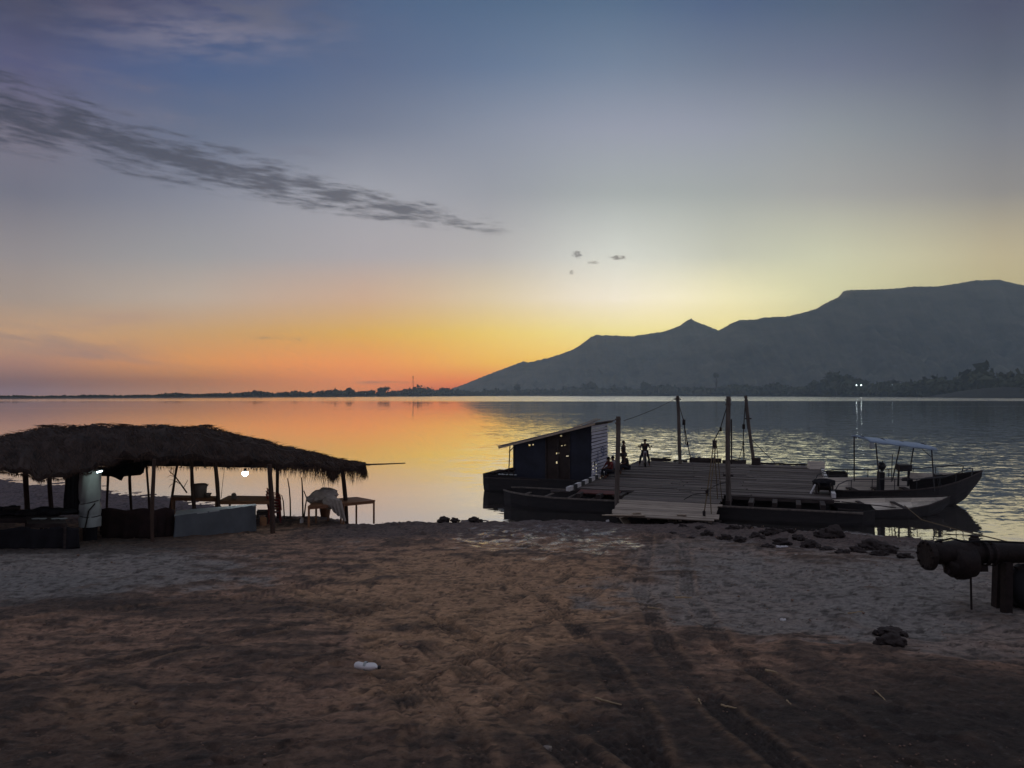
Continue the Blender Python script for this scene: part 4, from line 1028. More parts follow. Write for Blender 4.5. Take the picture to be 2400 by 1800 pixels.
# ================================================================== THATCHED STALL
ST = ong(359, 1270)
sh = thing('thatched_shelter', 'long open beach shelter with a drooping thatched roof on crooked poles', 'shelter', (0,0,0))
near = [(-260,1105,18.5),(-120,1100,20),(0,1099,21),(60,1106,21.3),(120,1111,21.8),(175,1107,22.3),(212,1095,22.8),(235,1080,23),(300,1066,23.6),(360,1065,24),(440,1068,25),(500,1073,25.8),(640,1080,27.6),(700,1087,28.6),(760,1093,29.8),(857,1093,31.5)]
ridge= [(-300,1100,24),(-150,1062,25),(0,1027,26),(45,1014,26.3),(90,1004,26.5),(200,998,27),(350,1000,28),(480,1001,29),(560,1020,30),(650,1044,31),(700,1054,31.4),(740,1064,31.7),(800,1079,32),(857,1088,32.3)]
farr = [(-260,1110,30),(0,1098,32),(250,1086,33),(450,1088,34),(650,1092,35),(800,1095,34.5),(857,1094,33.2)]
def path(ps, n):
    P = [at(*p) for p in ps]; L = [0]
    for a, b in zip(P[:-1], P[1:]): L.append(L[-1]+(b-a).length)
    out = []
    xs = [p[0] for p in ps]
    return P, xs
def sample(ps, px):
    xs = [p[0] for p in ps]; return at(px, float(np.interp(px, xs, [p[1] for p in ps])), float(np.interp(px, xs, [p[2] for p in ps])))
NS = 150; pxs = np.linspace(-240, 857, NS)
NT = 22
def roof_pt(px, t, lift=0.):
    if t < .5:
        a = sample(near, px); a.z += .06*math.sin(px*.045)+.05*math.sin(px*.11+1); b = sample(ridge, px); b.z += .05*math.sin(px*.05+2)*min(1, (857-px)/200); u = t*2
        p = a.lerp(b, u); p.z += .22*math.sin(math.pi*u)*min(1, (870-px)/300)
    else:
        a = sample(ridge, px); b = sample(farr, px); u = t*2-1
        p = a.lerp(b, u); p.z += .10*math.sin(math.pi*u)
    p.z += lift; return p
m = MB(); vs = []
for k in (0, 1):
    for i, px in enumerate(pxs):
        for j in range(NT+1):
            t = j/NT; p = roof_pt(px, t)
            w = float(fbm(np.array([px*.03]), np.array([t*6.]), 4, .6)[0])*.09 + random.uniform(-.015,.015)
            p.z += w*(1 if k == 0 else .3) - (.11 if k else 0) ; vs.append(p)
q = NS*(NT+1); W1 = NT+1
fs = [(i*W1+j, i*W1+j+1, (i+1)*W1+j+1, (i+1)*W1+j) for i in range(NS-1) for j in range(NT)]
fs += [tuple(q+a for a in f[::-1]) for f in fs]
for i in range(NS-1): fs += [(i*W1,(i+1)*W1,q+(i+1)*W1,q+i*W1),((i+1)*W1+NT,i*W1+NT,q+i*W1+NT,q+(i+1)*W1+NT)]
for j in range(NT): fs += [((NS-1)*W1+j,(NS-1)*W1+j+1,q+(NS-1)*W1+j+1,q+(NS-1)*W1+j)]
m.add(vs, fs); thatch = part('roof', m, M['thatch'], sh)
m = MB()
def strip(p, dirn, L, w, curve=.1):
    dirn = dirn.normalized(); side = dirn.cross(Vector((random.uniform(-.3,.3),1,random.uniform(-.3,.3)))).normalized()*w
    q1 = p+dirn*L*.5+Vector((random.uniform(-1,1),random.uniform(-1,1),random.uniform(-1,1)))*curve*L
    q2 = p+dirn*L+Vector((random.uniform(-1,1),random.uniform(-1,1),random.uniform(-.5,.5)))*curve*L*1.5
    m.add([p-side,p+side,q1+side*.7,q1-side*.7,q2], [(0,1,2,3),(3,2,4)])
for _ in range(11000):    # thatch lying on both slopes
    px = random.uniform(-230, 850); t = random.uniform(.0, .62); p = roof_pt(px, t, .03+random.random()*.05)
    p2 = roof_pt(px+random.uniform(-6,10), max(t-.06, 0), .0) if t < .5 else roof_pt(px, t+.05)
    dd = (p2-p) if (p2-p).length > .01 else Vector((0,-.3,-.3))
    dd = dd.normalized() + Vector((random.uniform(-.35,.45), 0, random.uniform(-.12,.12)))
    strip(p, dd, random.uniform(.2,.5), random.uniform(.005,.012), .04)
for _ in range(900):      # ragged ridge
    px = random.uniform(-230, 850); p = roof_pt(px, random.uniform(.46,.54), .02)
    strip(p, Vector((random.choice((-1,1)), random.uniform(-.4,.4), random.uniform(-.05,.28))), random.uniform(.15,.45), .010, .08)
for px0 in (118, 128, 300, 310, 470):
    for _ in range(12): strip(roof_pt(px0+random.uniform(-6,6), .5, .05), Vector((-1 if px0 < 400 else 1, 0, random.uniform(.02,.14))), random.uniform(.3,.6), .012, .05)
for _ in range(4200):     # fringe along the near eave, longer at the right end
    px = random.uniform(-230, 860); far = random.random() < .3
    ln = float(np.interp(px, [-230,150,250,450,560,650,700,740,775,800,860],[.10,.10,.10,.16,.20,.30,.5,.62,.75,.5,.6]))
    p = roof_pt(min(px,856), .0 if not far else random.uniform(0,.12), -.12)
    ln *= random.random()**1.4*1.15+.12
    strip(p, Vector((random.uniform(-.18,.18), random.uniform(-.2,.2), -1)), ln, random.uniform(.005,.011), .08)
for _ in range(500):      # tuft hanging before the right pole
    px = random.gauss(780, 11); p = roof_pt(min(px,856), .0, -.1); strip(p, Vector((random.uniform(-.25,.25),0,-1)), random.uniform(.1,.55)*math.exp(-((px-780)/16)**2)+.08, .01, .08)
for _ in range(650):      # right end
    t = random.random(); p = roof_pt(random.uniform(846,857), t, -.1); strip(p, Vector((random.uniform(.0,.3),0,-1)), random.uniform(.1,.6), .007, .08)
for _ in range(900):      # far eave seen under the roof
    px = random.uniform(-200, 850); p = roof_pt(px, 1., -.12); strip(p, Vector((random.uniform(-.2,.2),0,-1)), random.uniform(.05,.25), .008, .08)
part('straw', m, M['straw'], sh)
def pole(px0, py0, px1, py1, d, r, name='post', to_ground=True):
    a = at(px0, py0, d); b = at(px1, py1, d)
    if to_ground:
        g = gh(b.x, b.y)-.08; f = (g-b.z)/(a.z-b.z) if abs(a.z-b.z) > .01 else 0; b = b.lerp(a, f) if b.z > g or True else b
    n = 6; m = MB(); P = []
    for i in range(n+1):
        t = i/n; p = a.lerp(b, t); p.x += .025*math.sin(4.1*t+px0); p.y += .02*math.cos(3*t+px0); P.append(p)
    m.tube(P, [r*random.uniform(.88,1.1) for _ in P], 8); return part(name, m, M['stall_post'], sh)
for (a0,b0,a1,b1,d,r) in [(61,1095,62,1180,27,.085),(117,1100,119,1176,27,.075),(252,1080,252,1168,33,.05),(305,1080,306,1182,32.5,.06),(344,1078,347,1166,31,.045),(360,1076,358,1270,23.7,.06),(419,1078,403,1160,31,.05),(449,1078,455,1180,30,.075),(503,1084,511,1170,30,.08),(633,1088,638,1245,27.4,.09),(649,1088,652,1180,33,.07),(803,1090,811,1215,31.8,.085)]:
    pole(a0,b0,a1,b1,d,r)
m = MB(); p1 = at(700,1092,30.5); m.tube([p1, at(857,1089,32), at(905,1087.5,32.4), at(950,1085.5,32.8)], [.04,.035,.03,.022], 7); part('ridge_pole', m, M['stall_post'], sh)
m = MB()
for t in (.12, .88): m.tube([roof_pt(px, t, -.22) for px in range(-200, 851, 50)], .045, 6)
m.tube([roof_pt(px, .06, -.2) for px in range(-200, 851, 50)], .05, 6)
for px in range(-180, 850, 55): m.tube([roof_pt(px, t, -.2) for t in (.02,.25,.5)], .035, 6); m.tube([roof_pt(px, t, -.2) for t in (.5,.75,.98)], .035, 6)
part('rafters', m, M['stall_post'], sh)
m = MB(); m.tube([roof_pt(px, .20+.03*math.sin(px*.02), .10) for px in range(430, 720, 20)], .010, 5); part('batten', m, M['post'], sh)
# dark flaps hanging from the roof at the left
def hang(name, pts_top, pts_bot, d, mt, label, cat, th=.02, folds=.05, d2=None):
    m = MB(); n = 16; r = 10; vs = []
    for i in range(n+1):
        u = i/n*(len(pts_top)-1); a = int(min(u, len(pts_top)-2)); f = u-a
        T = Vector((*pts_top[a],)).lerp(Vector((*pts_top[a+1],)), f) if False else (pts_top[a][0]*(1-f)+pts_top[a+1][0]*f, pts_top[a][1]*(1-f)+pts_top[a+1][1]*f)
        u2 = i/n*(len(pts_bot)-1); a2 = int(min(u2, len(pts_bot)-2)); f2 = u2-a2
        B = (pts_bot[a2][0]*(1-f2)+pts_bot[a2+1][0]*f2, pts_bot[a2][1]*(1-f2)+pts_bot[a2+1][1]*f2)
        for j in range(r+1):
            v = j/r; vs.append(at(T[0]*(1-v)+B[0]*v, T[1]*(1-v)+B[1]*v, d + ((d2 or d)-d)*v + folds*math.sin(i*1.3+v*2)*(.3+v)))
    fs = [(i*(r+1)+j, (i+1)*(r+1)+j, (i+1)*(r+1)+j+1, i*(r+1)+j+1) for i in range(n) for j in range(r)]
    m.add(vs, fs); o = m.build(name, M[mt], None, True, vs[0]); o.modifiers.new('solid', 'SOLIDIFY').thickness = th
    return tag(o, label, cat)
hang('hanging_cloth', [(200,1092),(250,1094),(300,1086),(352,1079)], [(230,1115),(265,1117),(285,1128),(290,1117),(300,1116),(336,1113),(340,1092),(355,1081)], 29.5, 'black_cloth', 'ragged black cloth slung under the thatch, pointed at its right end', 'cloth')
hang('dark_curtain', [(156,1092),(192,1092)], [(158,1205),(190,1205)], 24.4, 'black_cloth', 'narrow black curtain hanging beside the pale plastic sheet', 'curtain', .12, .04)
bx_, by_ = (213.5-1200)/F*24.4, 24.4; gz_ = gh(bx_, by_); zt_ = at(213, 1098, 24.4).z; H_ = zt_-gz_-.05
dr = thing('wrapped_drum', 'tall pale drum shaped bundle in plastic sheet tied with dark cords, beside the black curtain', 'bundle', (bx_, by_, gz_+.45))
m = MB(); n = 36; rr_ = 26; vs = []; h_ = H_-.45
for j_ in range(rr_+1):
    v = j_/rr_
    for k_ in range(n):
        a_ = 2*math.pi*k_/n; q_ = .31*(1-.12*math.exp(-((v-.44)/.03)**2)-.10*math.exp(-((v-.2)/.03)**2))*(1+.035*math.sin(5*a_+v*4)+.03*math.sin(9*a_-v*9)+.02*random.random()); vs.append((q_*math.cos(a_), q_*math.sin(a_), h_*v))
m.add(vs, [(j_*n+k_, j_*n+(k_+1)%n, (j_+1)*n+(k_+1)%n, (j_+1)*n+k_) for j_ in range(rr_) for k_ in range(n)]+[tuple(rr_*n+k_ for k_ in range(n))]); part('sheeting', m, M['sheet'], dr, True)
for zc, tl in ((h_*.44, .1), (h_*.2, -.05)):
    m = MB(); m.tube([(.295*math.cos(a_), .295*math.sin(a_), zc+tl*math.cos(a_)*.5-.03*abs(math.sin(a_))) for a_ in np.linspace(0, 2*math.pi, 25)], .014, 6); part('cord', m, M['dark_rope'], dr)
m = MB(); m.tube([(.27,-.2,h_*.42),(.14,-.34,h_*.3),(.08,-.35,h_*.1),(.02,-.36,-.1)], .022, 6); part('loose_cord', m, M['dark_rope'], dr)
m = MB(); m.lathe([(0,-.45),(.2,-.45),(.22,0),(0,0)], (0,0,-.005), 14); part('base_block', m, M['black_cloth'], dr)
# lamps
lp = at(574.5, 1109, 28.)
t = thing('hanging_bulb', 'bright round white bulb hanging under the thatch', 'lamp', lp)
m = MB(); m.lathe([(0,-.13),(.05,-.125),(.10,-.09),(.135,-.03),(.14,.02),(.11,.07),(.05,.10),(0,.105)], seg=20); part('bulb', m, M['bulb'], t, True)
m = MB(); m.lathe([(0,.20),(.05,.20),(.055,.12),(.12,.085),(.05,.09)], seg=14); m.tube([(0,0,.2),(.0,0,.5)], .008, 5); part('lamp_holder', m, M['engine'], t); t.scale = (.85,)*3
ld = bpy.data.lights.new('bulb_light', 'POINT'); ld.energy = 22; ld.color = (.8,.9,1); ld.shadow_soft_size = .15; lo_ = bpy.data.objects.new('bulb_light', ld); COL.objects.link(lo_); lo_.parent = t; lo_.location = (0,0,-.2)
lp = at(233, 1106, 23.75)
t = thing('tube_lamp', 'small cold white lamp at the top corner of the pale plastic sheet', 'lamp', lp)
m = MB(); m.tube([(-.08,0,-.015),(.08,0,.03)], .022, 8); part('tube', m, M['lamp_small'], t); m = MB(); m.box((.0,.04,.04),(.24,.04,.04)); part('fitting', m, M['engine'], t)
l2 = bpy.data.lights.new('tube_light', 'POINT'); l2.energy = 5; l2.color = (.8,1.,.97); l2.shadow_soft_size = .08; lo2 = bpy.data.objects.new('tube_light', l2); COL.objects.link(lo2); lo2.parent = t; lo2.location = (0,-.12,-.08)
# furniture ----------------------------------------------------------
def table(label, corners, h, mt='table', name='table', cat='table', legr=.035, th=.045, apron=.09):
    """corners: four ground points in order"""
    c = sum((Vector(p) for p in corners), Vector())/4; zb = [gh(p[0], p[1]) for p in corners]; zt = max(zb)+h if h < 1.3 else h
    t = thing(name, label, cat, (c.x, c.y, min(zb)))
    P = [Vector((p[0]-c.x, p[1]-c.y, 0)) for p in corners]; zl = zt-min(zb)
    m = MB(); up = [p*1.06 + Vector((0,0,zl)) for p in P]; dn = [p*1.06 + Vector((0,0,zl-th)) for p in P]
    m.add(up+dn, [(0,1,2,3),(7,6,5,4),(0,4,5,1),(1,5,6,2),(2,6,7,3),(3,7,4,0)]); part('tabletop', m, M[mt], t)
    m = MB()
    for i in range(4): a = P[i]; b = P[(i+1)%4]; m.beam(a+Vector((0,0,zl-th-apron/2-.002)), b+Vector((0,0,zl-th-apron/2-.002)), .03, apron)
    part('apron', m, M[mt], t)
    for p, z in zip(P, zb): 
        m = MB(); m.beam((p.x, p.y, z-min(zb)-.04), (p.x, p.y, zl-th-.003), legr*2, legr*2); part('leg', m, M[mt], t)
    return t, zt
def g(px, py): p = ong(px, py); return (p.x, p.y, 0)
def xy(px, d): return ((px-1200)/F*d, d, 0)
t2, zt2 = table('wooden table at the right end of the shelter, its right half bare', [xy(800,31.0), xy(877,31.9), xy(836,32.9), xy(770,32.2)], .82)
t1, zt1 = table('wooden table at the right end of the shelter with a sack slumped on it', [xy(725,29.6), xy(806,30.4), xy(800,31.8), xy(742,31.2)], .78)
t3, zt3 = table('brown wooden table in the middle of the shelter, left of the stacked chairs', [xy(515,30.4), xy(640,30.4), xy(640,31.8), xy(540,32)], .92)
t4, zt4 = table('high narrow bench in the shelter carrying a bucket', [xy(405,30.6), xy(508,30.2), xy(508,30.9), xy(410,31.2)], 1.02, 'table', 'bench', 'bench')
t5, zt5 = table('dark low table at the left edge of the shelter', [xy(-40,23.2), xy(110,23.2), xy(100,25.), xy(-50,25)], .78, 'dark_wood')
t6, zt6 = table('dark table under the left half of the thatch next to the black curtain', [xy(70,22.2), xy(156,22.2), xy(150,23.4), xy(66,23.4)], .72, 'dark_wood')
# sack slumped over the table
m = MB(); bse = at(758, 1180, 30.6); z0 = zt1
m.blob((bse.x+.05, bse.y, z0+.26), (.50,.36,.34), 7, 4, .28); m.blob((bse.x+.42, bse.y-.45, z0+.05), (.34,.2,.26), 9, 3, .35); m.blob((bse.x-.45, bse.y-.1, z0+.14), (.2,.22,.16), 11, 3, .4)
n = 12; vs = []
for i in range(n+1):
    for j in range(9):
        u = i/n; v = j/8; vs.append((bse.x+.25+.62*u+.28*v*(1-u*.4), bse.y-.62-.08*math.sin(i*1.9)*(v+.2), z0+.26-.12*u-.82*v*(.65+.35*u)+.03*math.sin(i*2.3)))
m.add(vs, [(i*9+j, (i+1)*9+j, (i+1)*9+j+1, i*9+j+1) for i in range(n) for j in range(8)])
sk = solo('sack', m, M['sack'], 'crumpled pale sack slumped over the table and hanging down its right side', 'sack', (bse.x,bse.y,z0), smooth=True)
# bucket under the table
p = g(762, 1213); m = MB(); m.lathe([(0,0),(.19,0),(.27,.52),(.30,.53),(.30,.57),(.26,.56),(.18,.03),(0,.03)], seg=18); o = solo('bucket', m, M['table'], 'brown bucket standing on the ground under the table with the sack', 'bucket', smooth=True); o.location = (p[0], p[1], gh(p[0],p[1]))
# bucket and bowl on the bench
p = at(469, 1162, 30.6); bk = thing('bucket', 'large grey bucket with a lid on the high bench', 'bucket', (p.x, p.y, zt4))
m = MB(); m.lathe([(0,0),(.235,0),(.27,.46),(.265,.47),(.22,.02),(0,.02)], seg=20); part('body', m, M['bucket'], bk, True)
m = MB(); m.lathe([(.285,.44),(.29,.49),(.22,.54),(0,.55)], seg=20); m.tube([(.27,0,.42),(.34,0,.50),(.3,0,.54)], .012, 6); part('lid', m, M['bucket'], bk, True)
p = at(487, 1162, 30.5); m = MB(); m.lathe([(0,0),(.08,0),(.13,.12),(.15,.17),(.14,.17),(.07,.02),(0,.02)], seg=16); o = solo('bowl', m, M['bucket'], 'small bowl on the high bench right of the grey bucket', 'bowl', smooth=True); o.location = (p.x, p.y, zt4)
# draped counter
c0, c1, c2, c3 = g(410,1260), g(600,1244), xy(596,27.9), xy(418,26.4)
ct = thing('draped_counter', 'low stall counter wrapped in pale bluish plastic sheeting', 'counter', ((c0[0]+c1[0])/2, (c0[1]+c1[1])/2, 0))
cc = ct.location
def LC(p, z): return Vector((p[0]-cc.x, p[1]-cc.y, z))
m = MB(); n = 40; r = 12; ring = [Vector(c0), Vector(c1), Vector(c2), Vector(c3)]
zt = gh(c0[0], c0[1])+.72
vs = []; per = []
for a, b in zip(ring, ring[1:]+ring[:1]):
    for i in range(n): per.append(a.lerp(b, i/n))
cen = sum(ring, Vector())/4
for i, p in enumerate(per):
    zg = gh(p.x, p.y)-.02; o_ = (p-cen).normalized()
    for j in range(r+1):
        v = j/r; q = p + o_*(.025*math.sin(i*.9+v*1.5)*v + .03*math.sin(i*.23+1)*v + .03*v*random.random()*.4); vs.append(LC(q, zt-(zt-zg)*v))
k = len(per); m.add(vs, [(i*(r+1)+j, ((i+1)%k)*(r+1)+j, ((i+1)%k)*(r+1)+j+1, i*(r+1)+j+1) for i in range(k) for j in range(r)])
part('sheeting', m, M['tarp'], ct, True)
m = MB(); top_ = [LC(p, zt+.004) for p in ring]; bot = [LC(p, zt-.04) for p in ring]
top_ = [Vector((p.x*1.02, p.y*1.02, p.z)) for p in top_]
m.add(top_+bot, [(0,1,2,3),(7,6,5,4),(0,4,5,1),(1,5,6,2),(2,6,7,3),(3,7,4,0)]); part('top', m, M['sheet'], ct)
# dark side part and dark cloth wall to the left
def wallcloth(name, pts, h, mt, label, cat):
    m = MB(); vs = []; P = [Vector(p) for p in pts]; n = 24; r = 8
    L = []
    for a, b in zip(P[:-1], P[1:]):
        for i in range(n): L.append(a.lerp(b, i/n))
    L.append(P[-1])
    for i, p in enumerate(L):
        zg = gh(p.x, p.y)-.03
        for j in range(r+1): v = j/r; vs.append(Vector((p.x+.02*math.sin(i*.7), p.y+.05*math.sin(i*.8+v)*(v+.2), zg+h*(1-v)+.04*math.sin(i*.35)*(1-v))))
    m.add(vs, [(i*(r+1)+j,(i+1)*(r+1)+j,(i+1)*(r+1)+j+1,i*(r+1)+j+1) for i in range(len(L)-1) for j in range(r)])
    o = m.build(name, M[mt], None, True, vs[0]); o.modifiers.new('solid', 'SOLIDIFY').thickness = .03; return tag(o, label, cat)
wallcloth('cloth_screen', [xy(240,25.2), xy(345,25.), xy(408,25.6)], .98, 'dark_cloth', 'dark reddish cloth screen strung between the poles left of the pale counter', 'screen')
wallcloth('cloth_screen', [xy(-60,22.), xy(60,22.0), xy(186,22.3)], .62, 'black_cloth', 'low black cloth screen at the left edge of the shelter', 'screen')
m = MB(); p = at(60, 1170, 24.)
for i in range(9): m.blob((p.x-1.4+.33*i, p.y+random.uniform(-.3,.3), zt5+.06+.02*random.random()), (.36,.3,.13+.05*math.sin(i*1.3)), i, 2, .35)
solo('heap_of_bags', m, M['black_cloth'], 'dark heap of bags lying on the left table under the thatch', 'bags', (p.x,p.y,zt5), smooth=True)
for i, px in enumerate((84,100,130,148)):
    q = at(px,1200,22.8); m = MB(); m.lathe([(0,0),(.07,0),(.12,.035),(.115,.04),(.06,.01),(0,.01)], (0,0,0), 14)
    solo('plate', m, M['sheet'], 'pale plate on the dark table beside the black curtain', 'plate', group='plates on the dark table').location = (q.x,q.y,zt6+.002)
# stacked red chairs
def chair(z, dx, label):
    p = xy(645, 31.2); g0 = gh(p[0], p[1])
    t = thing('plastic_chair', label, 'chair', (p[0]+dx, p[1], g0+z), R(112), 'red plastic chairs in a stack')
    m = MB(); m.box((0,0,.43),(.44,.42,.03)); part('seat', m, M['red_plastic'], t)
    m = MB(); n=6; 
    for i in range(n):
        a = -.9+1.8*i/(n-1); m.beam((.21*math.sin(a)*1.0,.19+.04*math.cos(a),.44),(.22*math.sin(a),.27+.05*math.cos(a),.84),.055,.015)
    m.tube([(-.2,.27,.80),(-.17,.30,.87),(0,.33,.9),(.17,.30,.87),(.2,.27,.80)], .022, 6); part('backrest', m, M['red_plastic'], t)
    for s in (-1,1):
        m = MB(); m.tube([(s*.21,.25,.66),(s*.25,.05,.67),(s*.24,-.17,.64),(s*.22,-.2,.44)], .02, 6); part('armrest', m, M['red_plastic'], t)
        for y, yy in ((-.19,-.23),(.19,.26)): m = MB(); m.beam((s*.24,yy,0),(s*.2,y,.43),.045,.03); part('leg', m, M['red_plastic'], t)
for i, lb in enumerate(['lowest of the stacked red plastic chairs, with its legs on the ground','second lowest of the stacked red plastic chairs','middle one of the stacked red plastic chairs','second highest of the stacked red plastic chairs','topmost of the stacked red plastic chairs, its back rim standing clear']): chair(.13*i, .02*math.sin(i*2), lb)
t7, zt7 = table('dark stool between the middle table and the stacked chairs', [xy(605,31), xy(628,31), xy(628,31.6), xy(605,31.6)], .45, 'dark_wood', 'stool', 'stool')
# clutter under the roof
def jerry(px, py, d, label, mt, sc=1., ontop=None):
    p = at(px, py, d); z = gh(p.x, p.y) if ontop is None else ontop
    t = thing('jerrycan', label, 'jerrycan', (p.x, p.y, z), random.uniform(-.6,.6)); t.scale = (sc,)*3
    m = MB(); m.box((0,0,.17),(.30,.17,.34),jit=.008); m.box((0,0,.355),(.22,.12,.04),jit=.006); part('body', m, M[mt], t)
    m = MB(); m.tube([(-.1,0,.36),(-.08,0,.41),(.03,0,.41),(.05,0,.36)], .014, 6); part('handle', m, M[mt], t)
    m = MB(); m.lathe([(0,.36),(.028,.36),(.028,.42),(0,.42)], (.1,0,0), 10); part('cap', m, M['black_paint'], t)
jerry(425,1200,29.5,'dark jerrycan on the sand behind the pale counter','engine')
jerry(617,1205,29.8,'dark brown jerrycan under the middle table','table',.9)
jerry(548,1166,31,'small pale jerrycan at the left end of the middle table top','bucket',.0+.6,zt3)
def crate(px, d, label, rz, z=None, sc=1.):
    p = xy(px, d); t = thing('crate', label, 'crate', (p[0], p[1], gh(p[0],p[1]) if z is None else z), rz); t.scale = (sc,)*3
    m = MB()
    for q in (.06,.17,.28):
        for q2 in (-1,1): m.box((0,q2*.19,q),(.5,.02,.085)); m.box((q2*.26,0,q),(.02,.36,.085))
    m.box((0,0,.015),(.5,.36,.02)); part('slats', m, M['dark_wood'], t)
    m = MB(); m.blob((0,0,.25),(.22,.15,.13),px*.1,2,.5); part('contents', m, M['black_cloth'], t)
crate(498, 29.2, 'dark crate behind the pale counter under the high bench', .2)
crate(590, 29.4, 'dark crate of odds and ends under the left part of the middle table', -.3)
crate(30, 23.9, 'dark crate on the table at the left edge of the shelter', .4, zt5, .8)
crate(268, 26.5, 'dark crate standing behind the reddish cloth screen', .1, None, 1.3)
# sticks planted in the sand and a dead branch
def stick(pts, d, r, label, name='stick', base=True):
    P = [at(px, py, d) for px, py in pts]; P[-1].z = min(P[-1].z, gh(P[-1].x, P[-1].y)-.05) if base else P[-1].z
    m = MB(); m.tube(P, [r*(.6+.4*i/(len(P)-1)) for i in range(len(P))], 6)
    return solo(name, m, M['stall_post'], label, 'stick', P[-1])
stick([(674,1121),(678,1145),(680,1170),(681,1190)], 33.5, .035, 'thin crooked stick standing in the sand right of the stacked chairs')
stick([(707,1119),(709,1150),(710,1195)], 33., .04, 'tallest straight stick in the sand left of the sack table')
stick([(712,1150),(719,1168),(716,1185),(712,1198)], 33., .035, 'short bowed stick leaning beside the tallest stick')
stick([(660,1160),(664,1175),(667,1187)], 33., .03, 'short stick leaning by the stacked chairs')
stick([(527,1092),(522,1130),(518,1168)], 30., .012, 'thin cord like stick hanging down left of the bulb', 'stick', False)
m = MB(); B0 = at(438,1155,31.6); pts = [(438,1155),(424,1135),(412,1118),(401,1108),(400,1095)]
m.tube([at(x,y,31.6) for x,y in pts], [.035,.03,.025,.018,.01], 6)
for a in ([(424,1135),(405,1125),(397,1124)],[(412,1118),(398,1114),(392,1120)],[(405,1112),(408,1102),(402,1096)],[(430,1144),(440,1125)],[(418,1126),(400,1137),(396,1142)],[(401,1110),(396,1102)]): m.tube([at(x,y,31.6) for x,y in a], [.016,.012,.006][:len(a)], 5)
solo('bare_branch', m, M['bark'], 'dead forked branch leaning by the high bench', 'branch', B0)

